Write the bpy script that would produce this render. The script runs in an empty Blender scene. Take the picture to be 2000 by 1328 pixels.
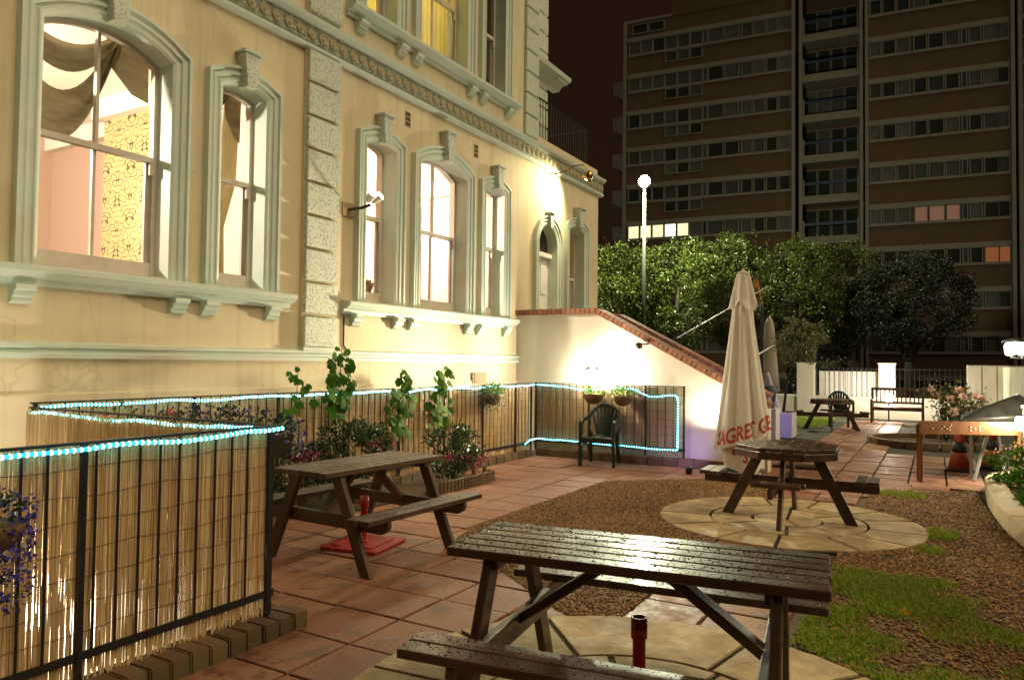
import bpy, bmesh, math, random
import numpy as np
from mathutils import Vector, Matrix
R = math.radians
rng = random.Random(7)
nrg = np.random.default_rng(11)
scn = bpy.context.scene
col = scn.collection

# ------------------------------------------------------------------ camera
YAW, PIT, ROL, FPX, CAMH = 0.523303, 0.030157, 0.011481, 1438.3, 1.5
fwd = Vector((math.cos(YAW) * math.cos(PIT), math.sin(YAW) * math.cos(PIT), math.sin(PIT)))
rgt = Vector((math.sin(YAW), -math.cos(YAW), 0)); upv = rgt.cross(fwd)
cr = math.cos(ROL) * rgt + math.sin(ROL) * upv
cu = -math.sin(ROL) * rgt + math.cos(ROL) * upv
cam = bpy.data.cameras.new('camera')
cam_o = bpy.data.objects.new('camera', cam); col.objects.link(cam_o)
cam.sensor_fit = 'HORIZONTAL'; cam.sensor_width = 36; cam.lens = 36 * FPX / 2000
cam.clip_start = 0.05; cam.clip_end = 600
m3 = Matrix((cr, cu, -fwd)).transposed()
cam_o.matrix_world = Matrix.Translation((0, 0, CAMH)) @ m3.to_4x4()
scn.camera = cam_o

# ------------------------------------------------------------------ world, fill sun, exposure
w = bpy.data.worlds.new('World'); scn.world = w; w.use_nodes = True
wn = w.node_tree
bg = wn.nodes['Background']
sky_t = wn.nodes.new('ShaderNodeTexSky'); sky_t.sky_type = 'NISHITA'; sky_t.sun_disc = False
sky_t.sun_elevation = R(30); sky_t.sun_rotation = R(200)
mixn = wn.nodes.new('ShaderNodeMix'); mixn.data_type = 'RGBA'
mixn.inputs['Factor'].default_value = 0.9995          # night: town glow swamps all but a trace of sky
mixn.inputs[7].default_value = (0.0150, 0.0052, 0.0016, 1)
wn.links.new(sky_t.outputs[0], mixn.inputs[6])
wn.links.new(mixn.outputs[2], bg.inputs[0]); bg.inputs[1].default_value = 1.0
sun = bpy.data.lights.new('sun', 'SUN'); sun.energy = 1.95; sun.angle = R(50); sun.color = (1.0, 0.80, 0.49)  # soft warm sun added as fill, standing in for unseen garden lamps
sun_o = bpy.data.objects.new('sun', sun); col.objects.link(sun_o)
sun_o.rotation_euler = Vector((-0.06, 0.68, -0.70)).to_track_quat('-Z', 'Y').to_euler()
vs = scn.view_settings
vs.view_transform = 'Standard'; vs.look = 'None'; vs.gamma = 1; vs.exposure = 0.0; vs.use_curve_mapping = False
scn.render.engine = 'CYCLES'
scn.cycles.use_denoising = True
try: scn.cycles.denoiser = 'OPENIMAGEDENOISE'
except Exception: pass
scn.cycles.use_light_tree = True
scn.cycles.max_bounces = 7; scn.cycles.diffuse_bounces = 4; scn.cycles.glossy_bounces = 3
scn.cycles.transparent_max_bounces = 12; scn.cycles.transmission_bounces = 4
scn.cycles.sample_clamp_indirect = 4.0
scn.cycles.caustics_reflective = False; scn.cycles.caustics_refractive = False

# ------------------------------------------------------------------ object helpers
PM = {}
def setp(o, label=None, cat=None, group=None, kind=None):
    if label: o['label'] = label
    if cat: o['category'] = cat
    if group: o['group'] = group
    if kind: o['kind'] = kind
    return o
def thing(name, label, cat, loc=(0, 0, 0), rz=0.0, group=None):
    o = bpy.data.objects.new(name, None); o.empty_display_size = .1
    o.location = loc; o.rotation_euler = (0, 0, rz); col.objects.link(o)
    PM[o.name] = Matrix.Translation(loc) @ Matrix.Rotation(rz, 4, 'Z')
    return setp(o, label, cat, group)
def link(name, me, mats, parent=None, local=False):
    o = bpy.data.objects.new(name, me); col.objects.link(o)
    if mats is not None and not me.materials:
        for m in (mats if isinstance(mats, (list, tuple)) else [mats]): me.materials.append(m)
    if parent is not None:
        o.parent = parent
        if not local and parent.name in PM: o.matrix_parent_inverse = PM[parent.name].inverted()
    return o
def copy_tree(o, parent=None):
    c = o.copy(); col.objects.link(c)
    if parent is not None: c.parent = parent
    for ch in o.children: copy_tree(ch, c)
    return c

class MB:
    def __init__(s): s.v = []; s.f = []; s.mi = []; s.cm = 0
    def add(s, vs_, fs):
        b = len(s.v); s.v += [tuple(p) for p in vs_]
        for f in fs: s.f.append([b + i for i in f]); s.mi.append(s.cm)
        return s
    def box(s, x0, x1, y0, y1, z0, z1, M=None):
        vs_ = [(x, y, z) for x in (x0, x1) for y in (y0, y1) for z in (z0, z1)]
        if M is not None: vs_ = [M @ Vector(p) for p in vs_]
        return s.add(vs_, [(0, 1, 3, 2), (4, 6, 7, 5), (0, 4, 5, 1), (2, 3, 7, 6), (0, 2, 6, 4), (1, 5, 7, 3)])
    def beam(s, a, b, w_, h_, up=(0, 0, 1), cut=None):
        a = Vector(a); b = Vector(b); d = (b - a); L = d.length; d.normalize()
        u = Vector(up); sd = d.cross(u)
        if sd.length < 1e-4: sd = d.cross(Vector((1, 0, 0)))
        sd.normalize(); u = sd.cross(d)
        vs_ = [p + sd * (sx * w_ / 2) + u * (sz * h_ / 2) for p in (a, b) for sx in (-1, 1) for sz in (-1, 1)]
        return s.add(vs_, [(0, 1, 3, 2), (4, 6, 7, 5), (0, 4, 5, 1), (2, 3, 7, 6), (0, 2, 6, 4), (1, 5, 7, 3)])
    def prism(s, poly, z0, z1, M=None):
        n = len(poly)
        vs_ = [(p[0], p[1], z0) for p in poly] + [(p[0], p[1], z1) for p in poly]
        if M is not None: vs_ = [M @ Vector(p) for p in vs_]
        fs = [tuple(range(n))[::-1], tuple(range(n, 2 * n))] + [(i, (i + 1) % n, n + (i + 1) % n, n + i) for i in range(n)]
        return s.add(vs_, fs)
    def xz(s, poly, y0, y1):          # prism of a polygon in the x-z plane
        M = Matrix(((1, 0, 0, 0), (0, 0, 1, 0), (0, 1, 0, 0), (0, 0, 0, 1)))
        return s.prism(poly, y0, y1, M)
    def yz(s, poly, x0, x1):
        M = Matrix(((0, 0, 1, 0), (1, 0, 0, 0), (0, 1, 0, 0), (0, 0, 0, 1)))
        return s.prism(poly, x0, x1, M)
    def tube(s, pts, r, n=6, caps=True):
        pts = [Vector(p) for p in pts]; k = len(pts)
        rr = r if isinstance(r, (list, tuple)) else [r] * k
        ring = []; prev = None
        for i, p in enumerate(pts):
            d = (pts[min(i + 1, k - 1)] - pts[max(i - 1, 0)]).normalized()
            if prev is None:
                a = d.cross(Vector((0, 0, 1)))
                if a.length < 1e-3: a = d.cross(Vector((1, 0, 0)))
            else: a = prev - d * prev.dot(d)
            a.normalize(); prev = a; b = d.cross(a)
            ring.append([p + (a * math.cos(t) + b * math.sin(t)) * rr[i] for t in [2 * math.pi * j / n for j in range(n)]])
        vs_ = [q for g in ring for q in g]
        fs = [(i * n + j, i * n + (j + 1) % n, (i + 1) * n + (j + 1) % n, (i + 1) * n + j) for i in range(k - 1) for j in range(n)]
        if caps: fs += [tuple(range(n))[::-1], tuple((k - 1) * n + j for j in range(n))]
        return s.add(vs_, fs)
    def lathe(s, prof, n=16, c=(0, 0, 0), M=None):
        vs_ = []; k = len(prof)
        for r_, z in prof:
            for j in range(n):
                t = 2 * math.pi * j / n; p = Vector((c[0] + r_ * math.cos(t), c[1] + r_ * math.sin(t), c[2] + z))
                vs_.append(M @ p if M is not None else p)
        fs = [(i * n + j, i * n + (j + 1) % n, (i + 1) * n + (j + 1) % n, (i + 1) * n + j) for i in range(k - 1) for j in range(n)]
        fs += [tuple(range(n))[::-1], tuple((k - 1) * n + j for j in range(n))]
        return s.add(vs_, fs)
    def sphere(s, c, r_, n=10, k=6, sz=1.0):
        return s.lathe([(r_ * math.sin(math.pi * i / k) + 1e-4, -r_ * sz * math.cos(math.pi * i / k)) for i in range(k + 1)], n, c)
    def sweep(s, path, prof, y=0.0, closed_prof=False):
        # path: (x,z) points; prof: (offset to the left of travel, depth y)
        n = len(path); m = len(prof); vs_ = []
        for i in range(n):
            p = Vector(path[i])
            d0 = (p - Vector(path[i - 1])).normalized() if i else None
            d1 = (Vector(path[i + 1]) - p).normalized() if i < n - 1 else None
            if d0 is None: d0 = d1
            if d1 is None: d1 = d0
            n0 = Vector((-d0.y, d0.x)); n1 = Vector((-d1.y, d1.x)); b = (n0 + n1)
            b = b / max(b.dot(n0), .3) if b.length > 1e-6 else n0
            for o_, yy in prof: vs_.append((p.x + b.x * o_, y + yy, p.y + b.y * o_))
        fs = [(i * m + j, (i + 1) * m + j, (i + 1) * m + j + 1, i * m + j + 1) for i in range(n - 1) for j in range(m - 1)]
        return s.add(vs_, fs)
    def mesh(s, name, smooth=False, fix=True):
        me = bpy.data.meshes.new(name); me.from_pydata([tuple(p) for p in s.v], [], s.f)
        if any(s.mi): me.polygons.foreach_set('material_index', s.mi)
        if fix:
            bm = bmesh.new(); bm.from_mesh(me); bmesh.ops.recalc_face_normals(bm, faces=bm.faces); bm.to_mesh(me); bm.free()
        if smooth: me.polygons.foreach_set('use_smooth', [True] * len(me.polygons))
        me.update(); return me
    def build(s, name, mats, parent=None, smooth=False, local=False, bevel=0.0, fix=True):
        me = s.mesh(name, smooth, fix)
        o = link(name, me, mats, parent, local)
        if bevel:
            b = o.modifiers.new('bevel', 'BEVEL'); b.width = bevel; b.segments = 2; b.limit_method = 'ANGLE'
        return o

def np_mesh(name, V, F, smooth=False, mi=None):
    me = bpy.data.meshes.new(name); V = np.asarray(V, np.float32); F = np.asarray(F, np.int32)
    k = F.shape[1]
    me.vertices.add(len(V)); me.vertices.foreach_set('co', V.ravel())
    me.loops.add(F.size); me.loops.foreach_set('vertex_index', F.ravel())
    me.polygons.add(len(F)); me.polygons.foreach_set('loop_start', np.arange(0, F.size, k, dtype=np.int32))
    try: me.polygons.foreach_set('loop_total', np.full(len(F), k, np.int32))
    except Exception: pass
    if mi is not None: me.polygons.foreach_set('material_index', np.asarray(mi, np.int32))
    if smooth: me.polygons.foreach_set('use_smooth', np.ones(len(F), bool))
    me.update(calc_edges=True); me.validate(); return me

# ------------------------------------------------------------------ materials
MT = {}
def nm(name):
    m = bpy.data.materials.new(name); m.use_nodes = True; nt = m.node_tree
    return m, nt, nt.nodes['Principled BSDF'], nt.nodes['Material Output']
def mixc(nt, fac, a, b):
    n = nt.nodes.new('ShaderNodeMix'); n.data_type = 'RGBA'
    for sock, v in ((n.inputs[0], fac), (n.inputs[6], a), (n.inputs[7], b)):
        if hasattr(v, 'links') or hasattr(v, 'is_linked'): nt.links.new(v, sock)
        elif isinstance(v, (int, float)): sock.default_value = v
        else: sock.default_value = (*v[:3], 1)
    return n.outputs[2]
def coords(nt, scale=(1, 1, 1), kind='Object'):
    tc = nt.nodes.new('ShaderNodeTexCoord'); mp = nt.nodes.new('ShaderNodeMapping')
    mp.inputs['Scale'].default_value = scale; nt.links.new(tc.outputs[kind], mp.inputs[0]); return mp.outputs[0]
def noise(nt, vec, scale, detail=4, rough=.6):
    n = nt.nodes.new('ShaderNodeTexNoise'); n.inputs['Scale'].default_value = scale
    n.inputs['Detail'].default_value = detail; n.inputs['Roughness'].default_value = rough
    if vec is not None: nt.links.new(vec, n.inputs['Vector'])
    return n.outputs[0]
def ramp(nt, v, stops):
    r = nt.nodes.new('ShaderNodeValToRGB'); e = r.color_ramp.elements
    while len(e) < len(stops): e.new(.5)
    for i, (p, c) in enumerate(stops):
        e[i].position = p; e[i].color = (c, c, c, 1) if isinstance(c, (int, float)) else (*c[:3], 1)
    nt.links.new(v, r.inputs[0]); return r.outputs[0]
def bumpn(nt, h, strength=.3, dist=.01):
    b = nt.nodes.new('ShaderNodeBump'); b.inputs['Strength'].default_value = strength; b.inputs['Distance'].default_value = dist
    nt.links.new(h, b.inputs['Height']); return b.outputs[0]
def rnd(nt, island=False):
    if island: return nt.nodes.new('ShaderNodeNewGeometry').outputs['Random Per Island']
    return nt.nodes.new('ShaderNodeObjectInfo').outputs['Random']
def pm(name, c1, c2=None, scale=6, rough=.6, rough2=None, bump=0., bscale=None, bdist=.01, stretch=(1, 1, 1), metal=0, rand=0, island=0,
       coat=0, spec=.5, detail=5, c3=None, trans=0.0, lo=.35, hi=.65):
    m, nt, bs, out = nm(name)
    v = coords(nt, stretch); nz = noise(nt, v, scale, detail)
    c = mixc(nt, ramp(nt, nz, [(lo, 0.), (hi, 1.)]), c1, c2 or c1)
    if c3:
        n2 = noise(nt, v, scale * .23, 3); c = mixc(nt, ramp(nt, n2, [(.45, 0.), (.68, 1.)]), c, c3)
    if rand or island:
        h = nt.nodes.new('ShaderNodeHueSaturation')
        mr = nt.nodes.new('ShaderNodeMapRange'); k = rand or island
        mr.inputs[3].default_value = 1 - k; mr.inputs[4].default_value = 1 + k
        nt.links.new(rnd(nt, bool(island)), mr.inputs[0]); nt.links.new(mr.outputs[0], h.inputs['Value']); nt.links.new(c, h.inputs['Color'])
        c = h.outputs[0]
    nt.links.new(c, bs.inputs['Base Color'])
    if rough2 is None: bs.inputs['Roughness'].default_value = rough
    else:
        n3 = noise(nt, v, scale * .6, 4); mr = nt.nodes.new('ShaderNodeMapRange')
        mr.inputs[1].default_value = .35; mr.inputs[2].default_value = .65; mr.inputs[3].default_value = rough; mr.inputs[4].default_value = rough2
        nt.links.new(n3, mr.inputs[0]); nt.links.new(mr.outputs[0], bs.inputs['Roughness'])
    bs.inputs['Metallic'].default_value = metal; bs.inputs['Specular IOR Level'].default_value = spec
    if coat: bs.inputs['Coat Weight'].default_value = coat; bs.inputs['Coat Roughness'].default_value = .08
    if bump: nt.links.new(bumpn(nt, noise(nt, v, bscale or scale * 4, 5), bump, bdist), bs.inputs['Normal'])
    if trans:
        t = nt.nodes.new('ShaderNodeBsdfTranslucent'); nt.links.new(c, t.inputs[0])
        ms = nt.nodes.new('ShaderNodeMixShader'); ms.inputs[0].default_value = trans
        nt.links.new(bs.outputs[0], ms.inputs[1]); nt.links.new(t.outputs[0], ms.inputs[2]); nt.links.new(ms.outputs[0], out.inputs[0])
    MT[name] = m; return m
def em(name, c, s):
    m, nt, bs, out = nm(name)
    bs.inputs['Base Color'].default_value = (.02, .02, .02, 1); bs.inputs['Emission Color'].default_value = (*c, 1); bs.inputs['Emission Strength'].default_value = s
    MT[name] = m; return m


pm('stairrender', (.68, .62, .50), (.74, .68, .56), 2.0, .75, bump=.12, bscale=60)
pm('mint', (.57, .70, .61), (.66, .75, .67), 5, .5, bump=.10, bscale=40, c3=(.68, .69, .60))
pm('sash', (.66, .58, .50), (.74, .68, .60), 8, .4, bump=.05)
pm('white', (.74, .72, .68), (.8, .78, .74), 6, .5)
pm('whitewall', (.70, .66, .56), (.62, .57, .46), 3, .8, bump=.1, c3=(.55, .50, .38))
pm('ceiling', (.85, .80, .70), (.88, .84, .76), 3, .8)
pm('pinkpaper', (.46, .31, .24), (.60, .44, .35), 60, .38, bump=.15, bscale=90, spec=.7)
pm('black_metal', (.008, .009, .009), (.018, .018, .017), 30, .38, bump=.1, bscale=80)
pm('wire', (.03, .02, .012), None, 5, .7)
pm('tablewood', (.042, .019, .010), (.080, .038, .020), 5, .26, .50, bump=.35, bscale=22, bdist=.004, stretch=(1, 1, 1), rand=.22, coat=.32)
pm('tablewood_pale', (.062, .034, .018), (.105, .060, .032), 7, .35, .55, bump=.25, bscale=22, bdist=.004, rand=.2)
pm('brownwood', (.22, .085, .03), (.30, .13, .05), 4, .4, bump=.15, stretch=(1, 6, 6), rand=.1)
pm('benchwood', (.12, .06, .03), (.17, .09, .045), 7, .5, bump=.15, rand=.15)
pm('plastic', (.006, .018, .013), (.010, .024, .017), 4, .22, spec=.6)
pm('redplastic', (.42, .025, .02), (.33, .02, .016), 9, .35, bump=.1)
pm('earth', (.035, .022, .013), (.055, .034, .02), 20, .9, bump=.5, bscale=60)
pm('joint', (.030, .021, .013), (.05, .036, .02), 30, .8, bump=.4, bscale=90)
pm('asphalt', (.045, .043, .04), (.06, .056, .05), 30, .8, bump=.3, bscale=120)
pm('mulch', (.07, .042, .022), (.12, .07, .036), 60, .8, bump=.6, bscale=120)
pm('gravelbase', (.11, .06, .025), (.18, .10, .043), 70, .75, bump=.8, bscale=160, bdist=.008)
pm('pebble', (.22, .12, .046), (.30, .17, .072), 40, .5, .8, island=.7, bump=.1, spec=.25)
pm('kerbbrick', (.13, .072, .035), (.19, .10, .048), 14, .55, .75, bump=.5, bscale=50, rand=.3, c3=(.10, .085, .035))
pm('copbrick', (.26, .10, .055), (.33, .15, .08), 14, .7, bump=.4, bscale=50, rand=.28)
pm('stone', (.36, .26, .13), (.52, .395, .21), 9, .55, .8, bump=.6, bscale=24, rand=.2, c3=(.24, .165, .078), spec=.35, detail=8)
pm('sandwall', (.48, .39, .23), (.55, .45, .28), 7, .7, bump=.3, bscale=40, rand=.12)
pm('turf', (.05, .075, .014), (.085, .10, .02), 9, .85, bump=.6, bscale=90)
pm('canvas', (.76, .70, .60), (.82, .77, .67), 3, .75, bump=.08, bscale=120, trans=.25)
pm('canvas2', (.42, .36, .30), (.48, .42, .36), 3, .75, trans=.2)
pm('redprint', (.42, .035, .02), None, 3, .7)
pm('treeleaf', (.040, .062, .008), (.085, .110, .013), 2, .38, island=.5, spec=.55, trans=.2)
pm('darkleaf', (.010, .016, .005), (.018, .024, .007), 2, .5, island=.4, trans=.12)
pm('shrubleaf', (.022, .050, .012), (.042, .075, .02), 4, .4, island=.5, trans=.25)
pm('vineleaf', (.034, .11, .012), (.075, .17, .016), 6, .75, island=.3, trans=.45, spec=.15)
pm('oliveleaf', (.13, .145, .06), (.2, .19, .085), 6, .5, island=.35, trans=.3)
pm('roseleaf', (.10, .13, .035), (.18, .14, .045), 6, .4, island=.4, trans=.35)
pm('lobelia', (.06, .05, .30), (.12, .09, .45), 8, .6, island=.4, trans=.3)
pm('fuchsia', (.34, .02, .09), (.42, .03, .14), 8, .5, island=.35, trans=.3)
pm('geranium', (.62, .02, .02), (.7, .04, .03), 8, .5, island=.2, trans=.3)
pm('rosepink', (.75, .42, .36), (.8, .55, .48), 8, .5, island=.2, trans=.3)
pm('whiteflower', (.62, .58, .5), (.7, .66, .58), 8, .6, island=.2, trans=.3)
pm('bark', (.022, .016, .011), (.038, .028, .019), 10, .9, bump=.6, bscale=25, stretch=(1, 1, .3))
pm('coir', (.14, .08, .035), (.2, .12, .05), 40, .9, bump=.6, bscale=80)
pm('towerbrick', (.10, .056, .027), (.122, .068, .034), 1.2, .85, bump=.1)
pm('towerwhite', (.20, .18, .15), (.23, .205, .17), 2, .7)
pm('towerdark', (.022, .025, .022), (.035, .038, .034), 1, .15, spec=.6)
pm('netcurtain', (.085, .082, .07), (.04, .042, .038), 3, .8, stretch=(8, 8, .4), rand=.6)
pm('towerblue', (.02, .045, .09), None, 2, .5)
pm('violetwash', (.42, .36, .50), (.48, .42, .56), 3, .7, bump=.1)  # violet lamp wash tinted into the wall's base colour
pm('planterwhite', (.55, .52, .62), (.6, .57, .66), 4, .5)
pm('logroll', (.12, .085, .045), (.18, .12, .06), 12, .8, bump=.4, rand=.25)
pm('tarp', (.012, .012, .011), (.035, .033, .027), 6, .45, bump=.3, bscale=14)
pm('conered', (.42, .075, .03), (.34, .06, .025), 5, .5)
pm('coneblack', (.014, .014, .014), None, 5, .6)
pm('brass', (.55, .34, .10), None, 5, .25, metal=1)
pm('lampblack', (.012, .012, .012), None, 5, .4)
pm('polegrey', (.055, .055, .05), None, 5, .7, spec=.2)
pm('galv', (.42, .42, .42), None, 5, .45, metal=.6)
pm('swag', (.13, .105, .055), (.20, .16, .09), 5, .8, stretch=(1, 1, 5), bump=.15, c3=(.23, .20, .13), trans=.15)
pm('drape', (.42, .33, .15), (.52, .42, .22), 5, .8, stretch=(8, 8, .5), trans=.5)
pm('goldcurtain', (.62, .52, .20), (.72, .62, .30), 3, .8, stretch=(14, 1, .3), trans=.5)
pm('darkbrown', (.025, .012, .008), (.04, .02, .012), 5, .5)
pm('signgold', (.62, .30, .05), (.5, .2, .03), 5, .4)
pm('signback', (.06, .022, .008), None, 5, .6)
pm('ventclay', (.36, .27, .15), (.4, .3, .17), 20, .8)
pm('hole', (.01, .008, .006), None, 5, .9)
pm('picture', (.35, .40, .45), (.6, .45, .38), 3, .4)
em('bulb_white', (1.0, .93, .78), 60)
em('bulb_warm', (1.0, .80, .48), 45)
em('bulb_lamp', (1.0, .95, .72), 30)
em('street_bulb', (.93, 1.0, .90), 90)
em('rope_tube', (.01, .45, .66), 2.2)
em('rope_bulb', (.30, .95, 1.0), 13)
em('lit_cream', (1.0, .86, .52), 1.15)
em('lit_hot', (1.0, .93, .70), 2.0)
em('lit_pink', (1.0, .50, .30), .16)
em('lit_orange', (1.0, .32, .10), .20)
em('shop_light', (1.0, .62, .28), 1.6)

def renderm():
    # old painted stucco: mottled, rain streaks, a few hairline cracks
    m, nt, bs, out = nm('cream_render'); tc = nt.nodes.new('ShaderNodeNewGeometry').outputs['Position']
    def mp(sc):
        n = nt.nodes.new('ShaderNodeMapping'); n.inputs['Scale'].default_value = sc; nt.links.new(tc, n.inputs[0]); return n.outputs[0]
    n1 = noise(nt, mp((1, 1, 1)), 2.2, 6, .65); st = noise(nt, mp((9, 9, .55)), 1.0, 5, .6); n3 = noise(nt, mp((1, 1, 1)), .55, 3)
    c = mixc(nt, ramp(nt, n1, [(.35, 0.), (.65, 1.)]), (.70, .61, .41), (.78, .69, .48))
    c = mixc(nt, ramp(nt, st, [(.52, 0.), (.74, .55)]), c, (.52, .42, .27))
    c = mixc(nt, ramp(nt, n3, [(.48, 0.), (.72, .5)]), c, (.60, .49, .31))
    vo = nt.nodes.new('ShaderNodeTexVoronoi'); vo.feature = 'DISTANCE_TO_EDGE'; vo.inputs['Scale'].default_value = .42
    wv = nt.nodes.new('ShaderNodeVectorMath'); wv.operation = 'MULTIPLY_ADD'; wv.inputs[1].default_value = (.5, .5, .5)
    nz = nt.nodes.new('ShaderNodeTexNoise'); nz.inputs['Scale'].default_value = 3; nz.inputs['Detail'].default_value = 5; nt.links.new(tc, nz.inputs['Vector'])
    nt.links.new(nz.outputs['Color'], wv.inputs[0]); nt.links.new(tc, wv.inputs[2]); nt.links.new(wv.outputs[0], vo.inputs['Vector'])
    ck = ramp(nt, vo.outputs['Distance'], [(.0012, .25), (.004, 0.)])
    c = mixc(nt, ck, c, (.30, .22, .13))
    nt.links.new(c, bs.inputs['Base Color']); bs.inputs['Roughness'].default_value = .75
    nt.links.new(bumpn(nt, noise(nt, tc, 60, 4), .12, .01), bs.inputs['Normal']); MT['render'] = m
renderm()
def quoin():
    m, nt, bs, out = nm('vermiculated'); v = coords(nt, (1, 1, 1))
    n1 = noise(nt, v, 44, 1, .4); n2 = noise(nt, v, 14, 2, .5)
    h = ramp(nt, n1, [(.36, 0.), (.48, 1.)])
    c = mixc(nt, h, (.46, .52, .44), mixc(nt, n2, (.64, .72, .63), (.71, .74, .64)))
    nt.links.new(c, bs.inputs['Base Color']); bs.inputs['Roughness'].default_value = .6
    nt.links.new(bumpn(nt, h, .6, .008), bs.inputs['Normal']); MT['quoin'] = m
quoin()
def frieze():
    m, nt, bs, out = nm('frieze_relief'); v = coords(nt, (1, 1, 1))
    n1 = noise(nt, v, 30, 3, .55); h = ramp(nt, n1, [(.38, 0.), (.6, 1.)])
    c = mixc(nt, h, (.22, .24, .17), (.47, .50, .39)); nt.links.new(c, bs.inputs['Base Color'])
    nt.links.new(bumpn(nt, h, .8, .02), bs.inputs['Normal']); bs.inputs['Roughness'].default_value = .6; MT['frieze'] = m
frieze()
def damask():
    # mirrored repeat of scrolls: rings of two centres in every half repeat beat against each other
    m, nt, bs, out = nm('damask_paper'); v = coords(nt, (1, 1, 1)); sp = nt.nodes.new('ShaderNodeSeparateXYZ'); nt.links.new(v, sp.inputs[0])
    def ma(op, a, b=None, c=None):
        n = nt.nodes.new('ShaderNodeMath'); n.operation = op
        for i, q in enumerate((a, b, c)):
            if q is None: continue
            if isinstance(q, (int, float)): n.inputs[i].default_value = q
            else: nt.links.new(q, n.inputs[i])
        return n.outputs[0]
    A = ma('PINGPONG', ma('ADD', sp.outputs[0], sp.outputs[1]), .27); Bv = ma('SUBTRACT', ma('FRACT', ma('MULTIPLY', sp.outputs[2], 1.55)), .5)
    Bv = ma('MULTIPLY', Bv, .645)
    def ring(ca, cb, k): 
        d = ma('SQRT', ma('ADD', ma('POWER', ma('ABSOLUTE', ma('SUBTRACT', A, ca)), 2.0), ma('POWER', ma('ABSOLUTE', ma('SUBTRACT', Bv, cb)), 2.0)))
        return ma('SINE', ma('MULTIPLY', d, k))
    g_ = ma('ADD', ring(.19, .12, 62), ma('ADD', ring(.06, -.12, 48), ring(.0, .2, 40)))
    ln = ramp(nt, ma('ABSOLUTE', g_), [(.26, 1.), (.46, 0.)])
    nt.links.new(mixc(nt, ln, (.50, .40, .19), (.05, .032, .01)), bs.inputs['Base Color']); bs.inputs['Roughness'].default_value = .4; MT['damask'] = m
damask()
def slab():
    m, nt, bs, out = nm('red_slab'); v = coords(nt, (1, 1, 1), 'Object')
    # every slab has its own shade; damp patches have a lower gloss and a darker body
    tc = nt.nodes.new('ShaderNodeNewGeometry'); n1 = noise(nt, tc.outputs['Position'], 2.6, 5); n2 = noise(nt, tc.outputs['Position'], 38, 4); n4 = noise(nt, tc.outputs['Position'], 5.5, 6, .7)
    r_ = rnd(nt)
    base = mixc(nt, ramp(nt, r_, [(.1, 0.), (.5, .5), (.95, 1.)]), (.36, .185, .105), (.25, .076, .036))
    base = mixc(nt, ramp(nt, n2, [(.3, 0.), (.75, .55)]), base, (.33, .185, .105))
    base = mixc(nt, ramp(nt, n1, [(.42, 0.), (.66, .75)]), base, (.20, .085, .045))
    base = mixc(nt, ramp(nt, n4, [(.52, 0.), (.60, .8)]), base, (.13, .055, .028))
    nt.links.new(base, bs.inputs['Base Color'])
    nt.links.new(ramp(nt, n4, [(.35, .72), (.65, .40)]), bs.inputs['Roughness'])
    nt.links.new(bumpn(nt, n2, .25, .006), bs.inputs['Normal']); MT['slab'] = m
slab()
def reedm():
    m, nt, bs, out = nm('reed'); v = coords(nt, (60, 60, 3)); n1 = noise(nt, v, 1, 3)
    c = mixc(nt, rnd(nt, True), (.66, .46, .23), (.94, .77, .45)); c = mixc(nt, ramp(nt, n1, [(.42, 0.), (.72, .5)]), c, (.40, .22, .08))
    nt.links.new(c, bs.inputs['Base Color']); bs.inputs['Roughness'].default_value = .5
    t = nt.nodes.new('ShaderNodeBsdfTranslucent'); nt.links.new(c, t.inputs[0]); ms = nt.nodes.new('ShaderNodeMixShader'); ms.inputs[0].default_value = .27
    nt.links.new(bs.outputs[0], ms.inputs[1]); nt.links.new(t.outputs[0], ms.inputs[2]); nt.links.new(ms.outputs[0], out.inputs[0]); MT['reed'] = m
reedm()
def glassm():
    m, nt, bs, out = nm('window_glass'); nt.nodes.remove(bs)
    t = nt.nodes.new('ShaderNodeBsdfTransparent'); g = nt.nodes.new('ShaderNodeBsdfGlossy'); g.inputs['Roughness'].default_value = .02
    lw = nt.nodes.new('ShaderNodeLayerWeight'); lw.inputs[0].default_value = .5
    fr = nt.nodes.new('ShaderNodeMath'); fr.operation = 'POWER'; fr.inputs[1].default_value = 3.5; nt.links.new(lw.outputs['Facing'], fr.inputs[0])
    ms = nt.nodes.new('ShaderNodeMixShader'); nt.links.new(fr.outputs[0], ms.inputs[0]); nt.links.new(t.outputs[0], ms.inputs[1]); nt.links.new(g.outputs[0], ms.inputs[2])
    nt.links.new(ms.outputs[0], out.inputs[0]); MT['glass'] = m
glassm()
def waterm():
    m, nt, bs, out = nm('water_drop'); bs.inputs['Base Color'].default_value = (.03, .02, .015, 1); bs.inputs['Roughness'].default_value = .04
    bs.inputs['Specular IOR Level'].default_value = .9; bs.inputs['Coat Weight'].default_value = .6; bs.inputs['Coat Roughness'].default_value = .02; MT['water'] = m
waterm()

def grassm():
    m, nt, bs, out = nm('grass_blade'); r_ = nt.nodes.new('ShaderNodeValToRGB'); e = r_.color_ramp.elements
    for i, (p, c_) in enumerate(((0, (.10, .22, .012)), (.45, (.20, .34, .018)), (.75, (.36, .40, .03)), (.9, (.46, .38, .10)))):
        if i >= 2: e.new(p)
        e[i].position = p; e[i].color = (*c_, 1)
    nt.links.new(rnd(nt, True), r_.inputs[0]); nt.links.new(r_.outputs[0], bs.inputs['Base Color']); bs.inputs['Roughness'].default_value = .55
    t = nt.nodes.new('ShaderNodeBsdfTranslucent'); nt.links.new(r_.outputs[0], t.inputs[0]); ms = nt.nodes.new('ShaderNodeMixShader'); ms.inputs[0].default_value = .35
    nt.links.new(bs.outputs[0], ms.inputs[1]); nt.links.new(t.outputs[0], ms.inputs[2]); nt.links.new(ms.outputs[0], out.inputs[0]); MT['grass'] = m
grassm()
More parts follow.
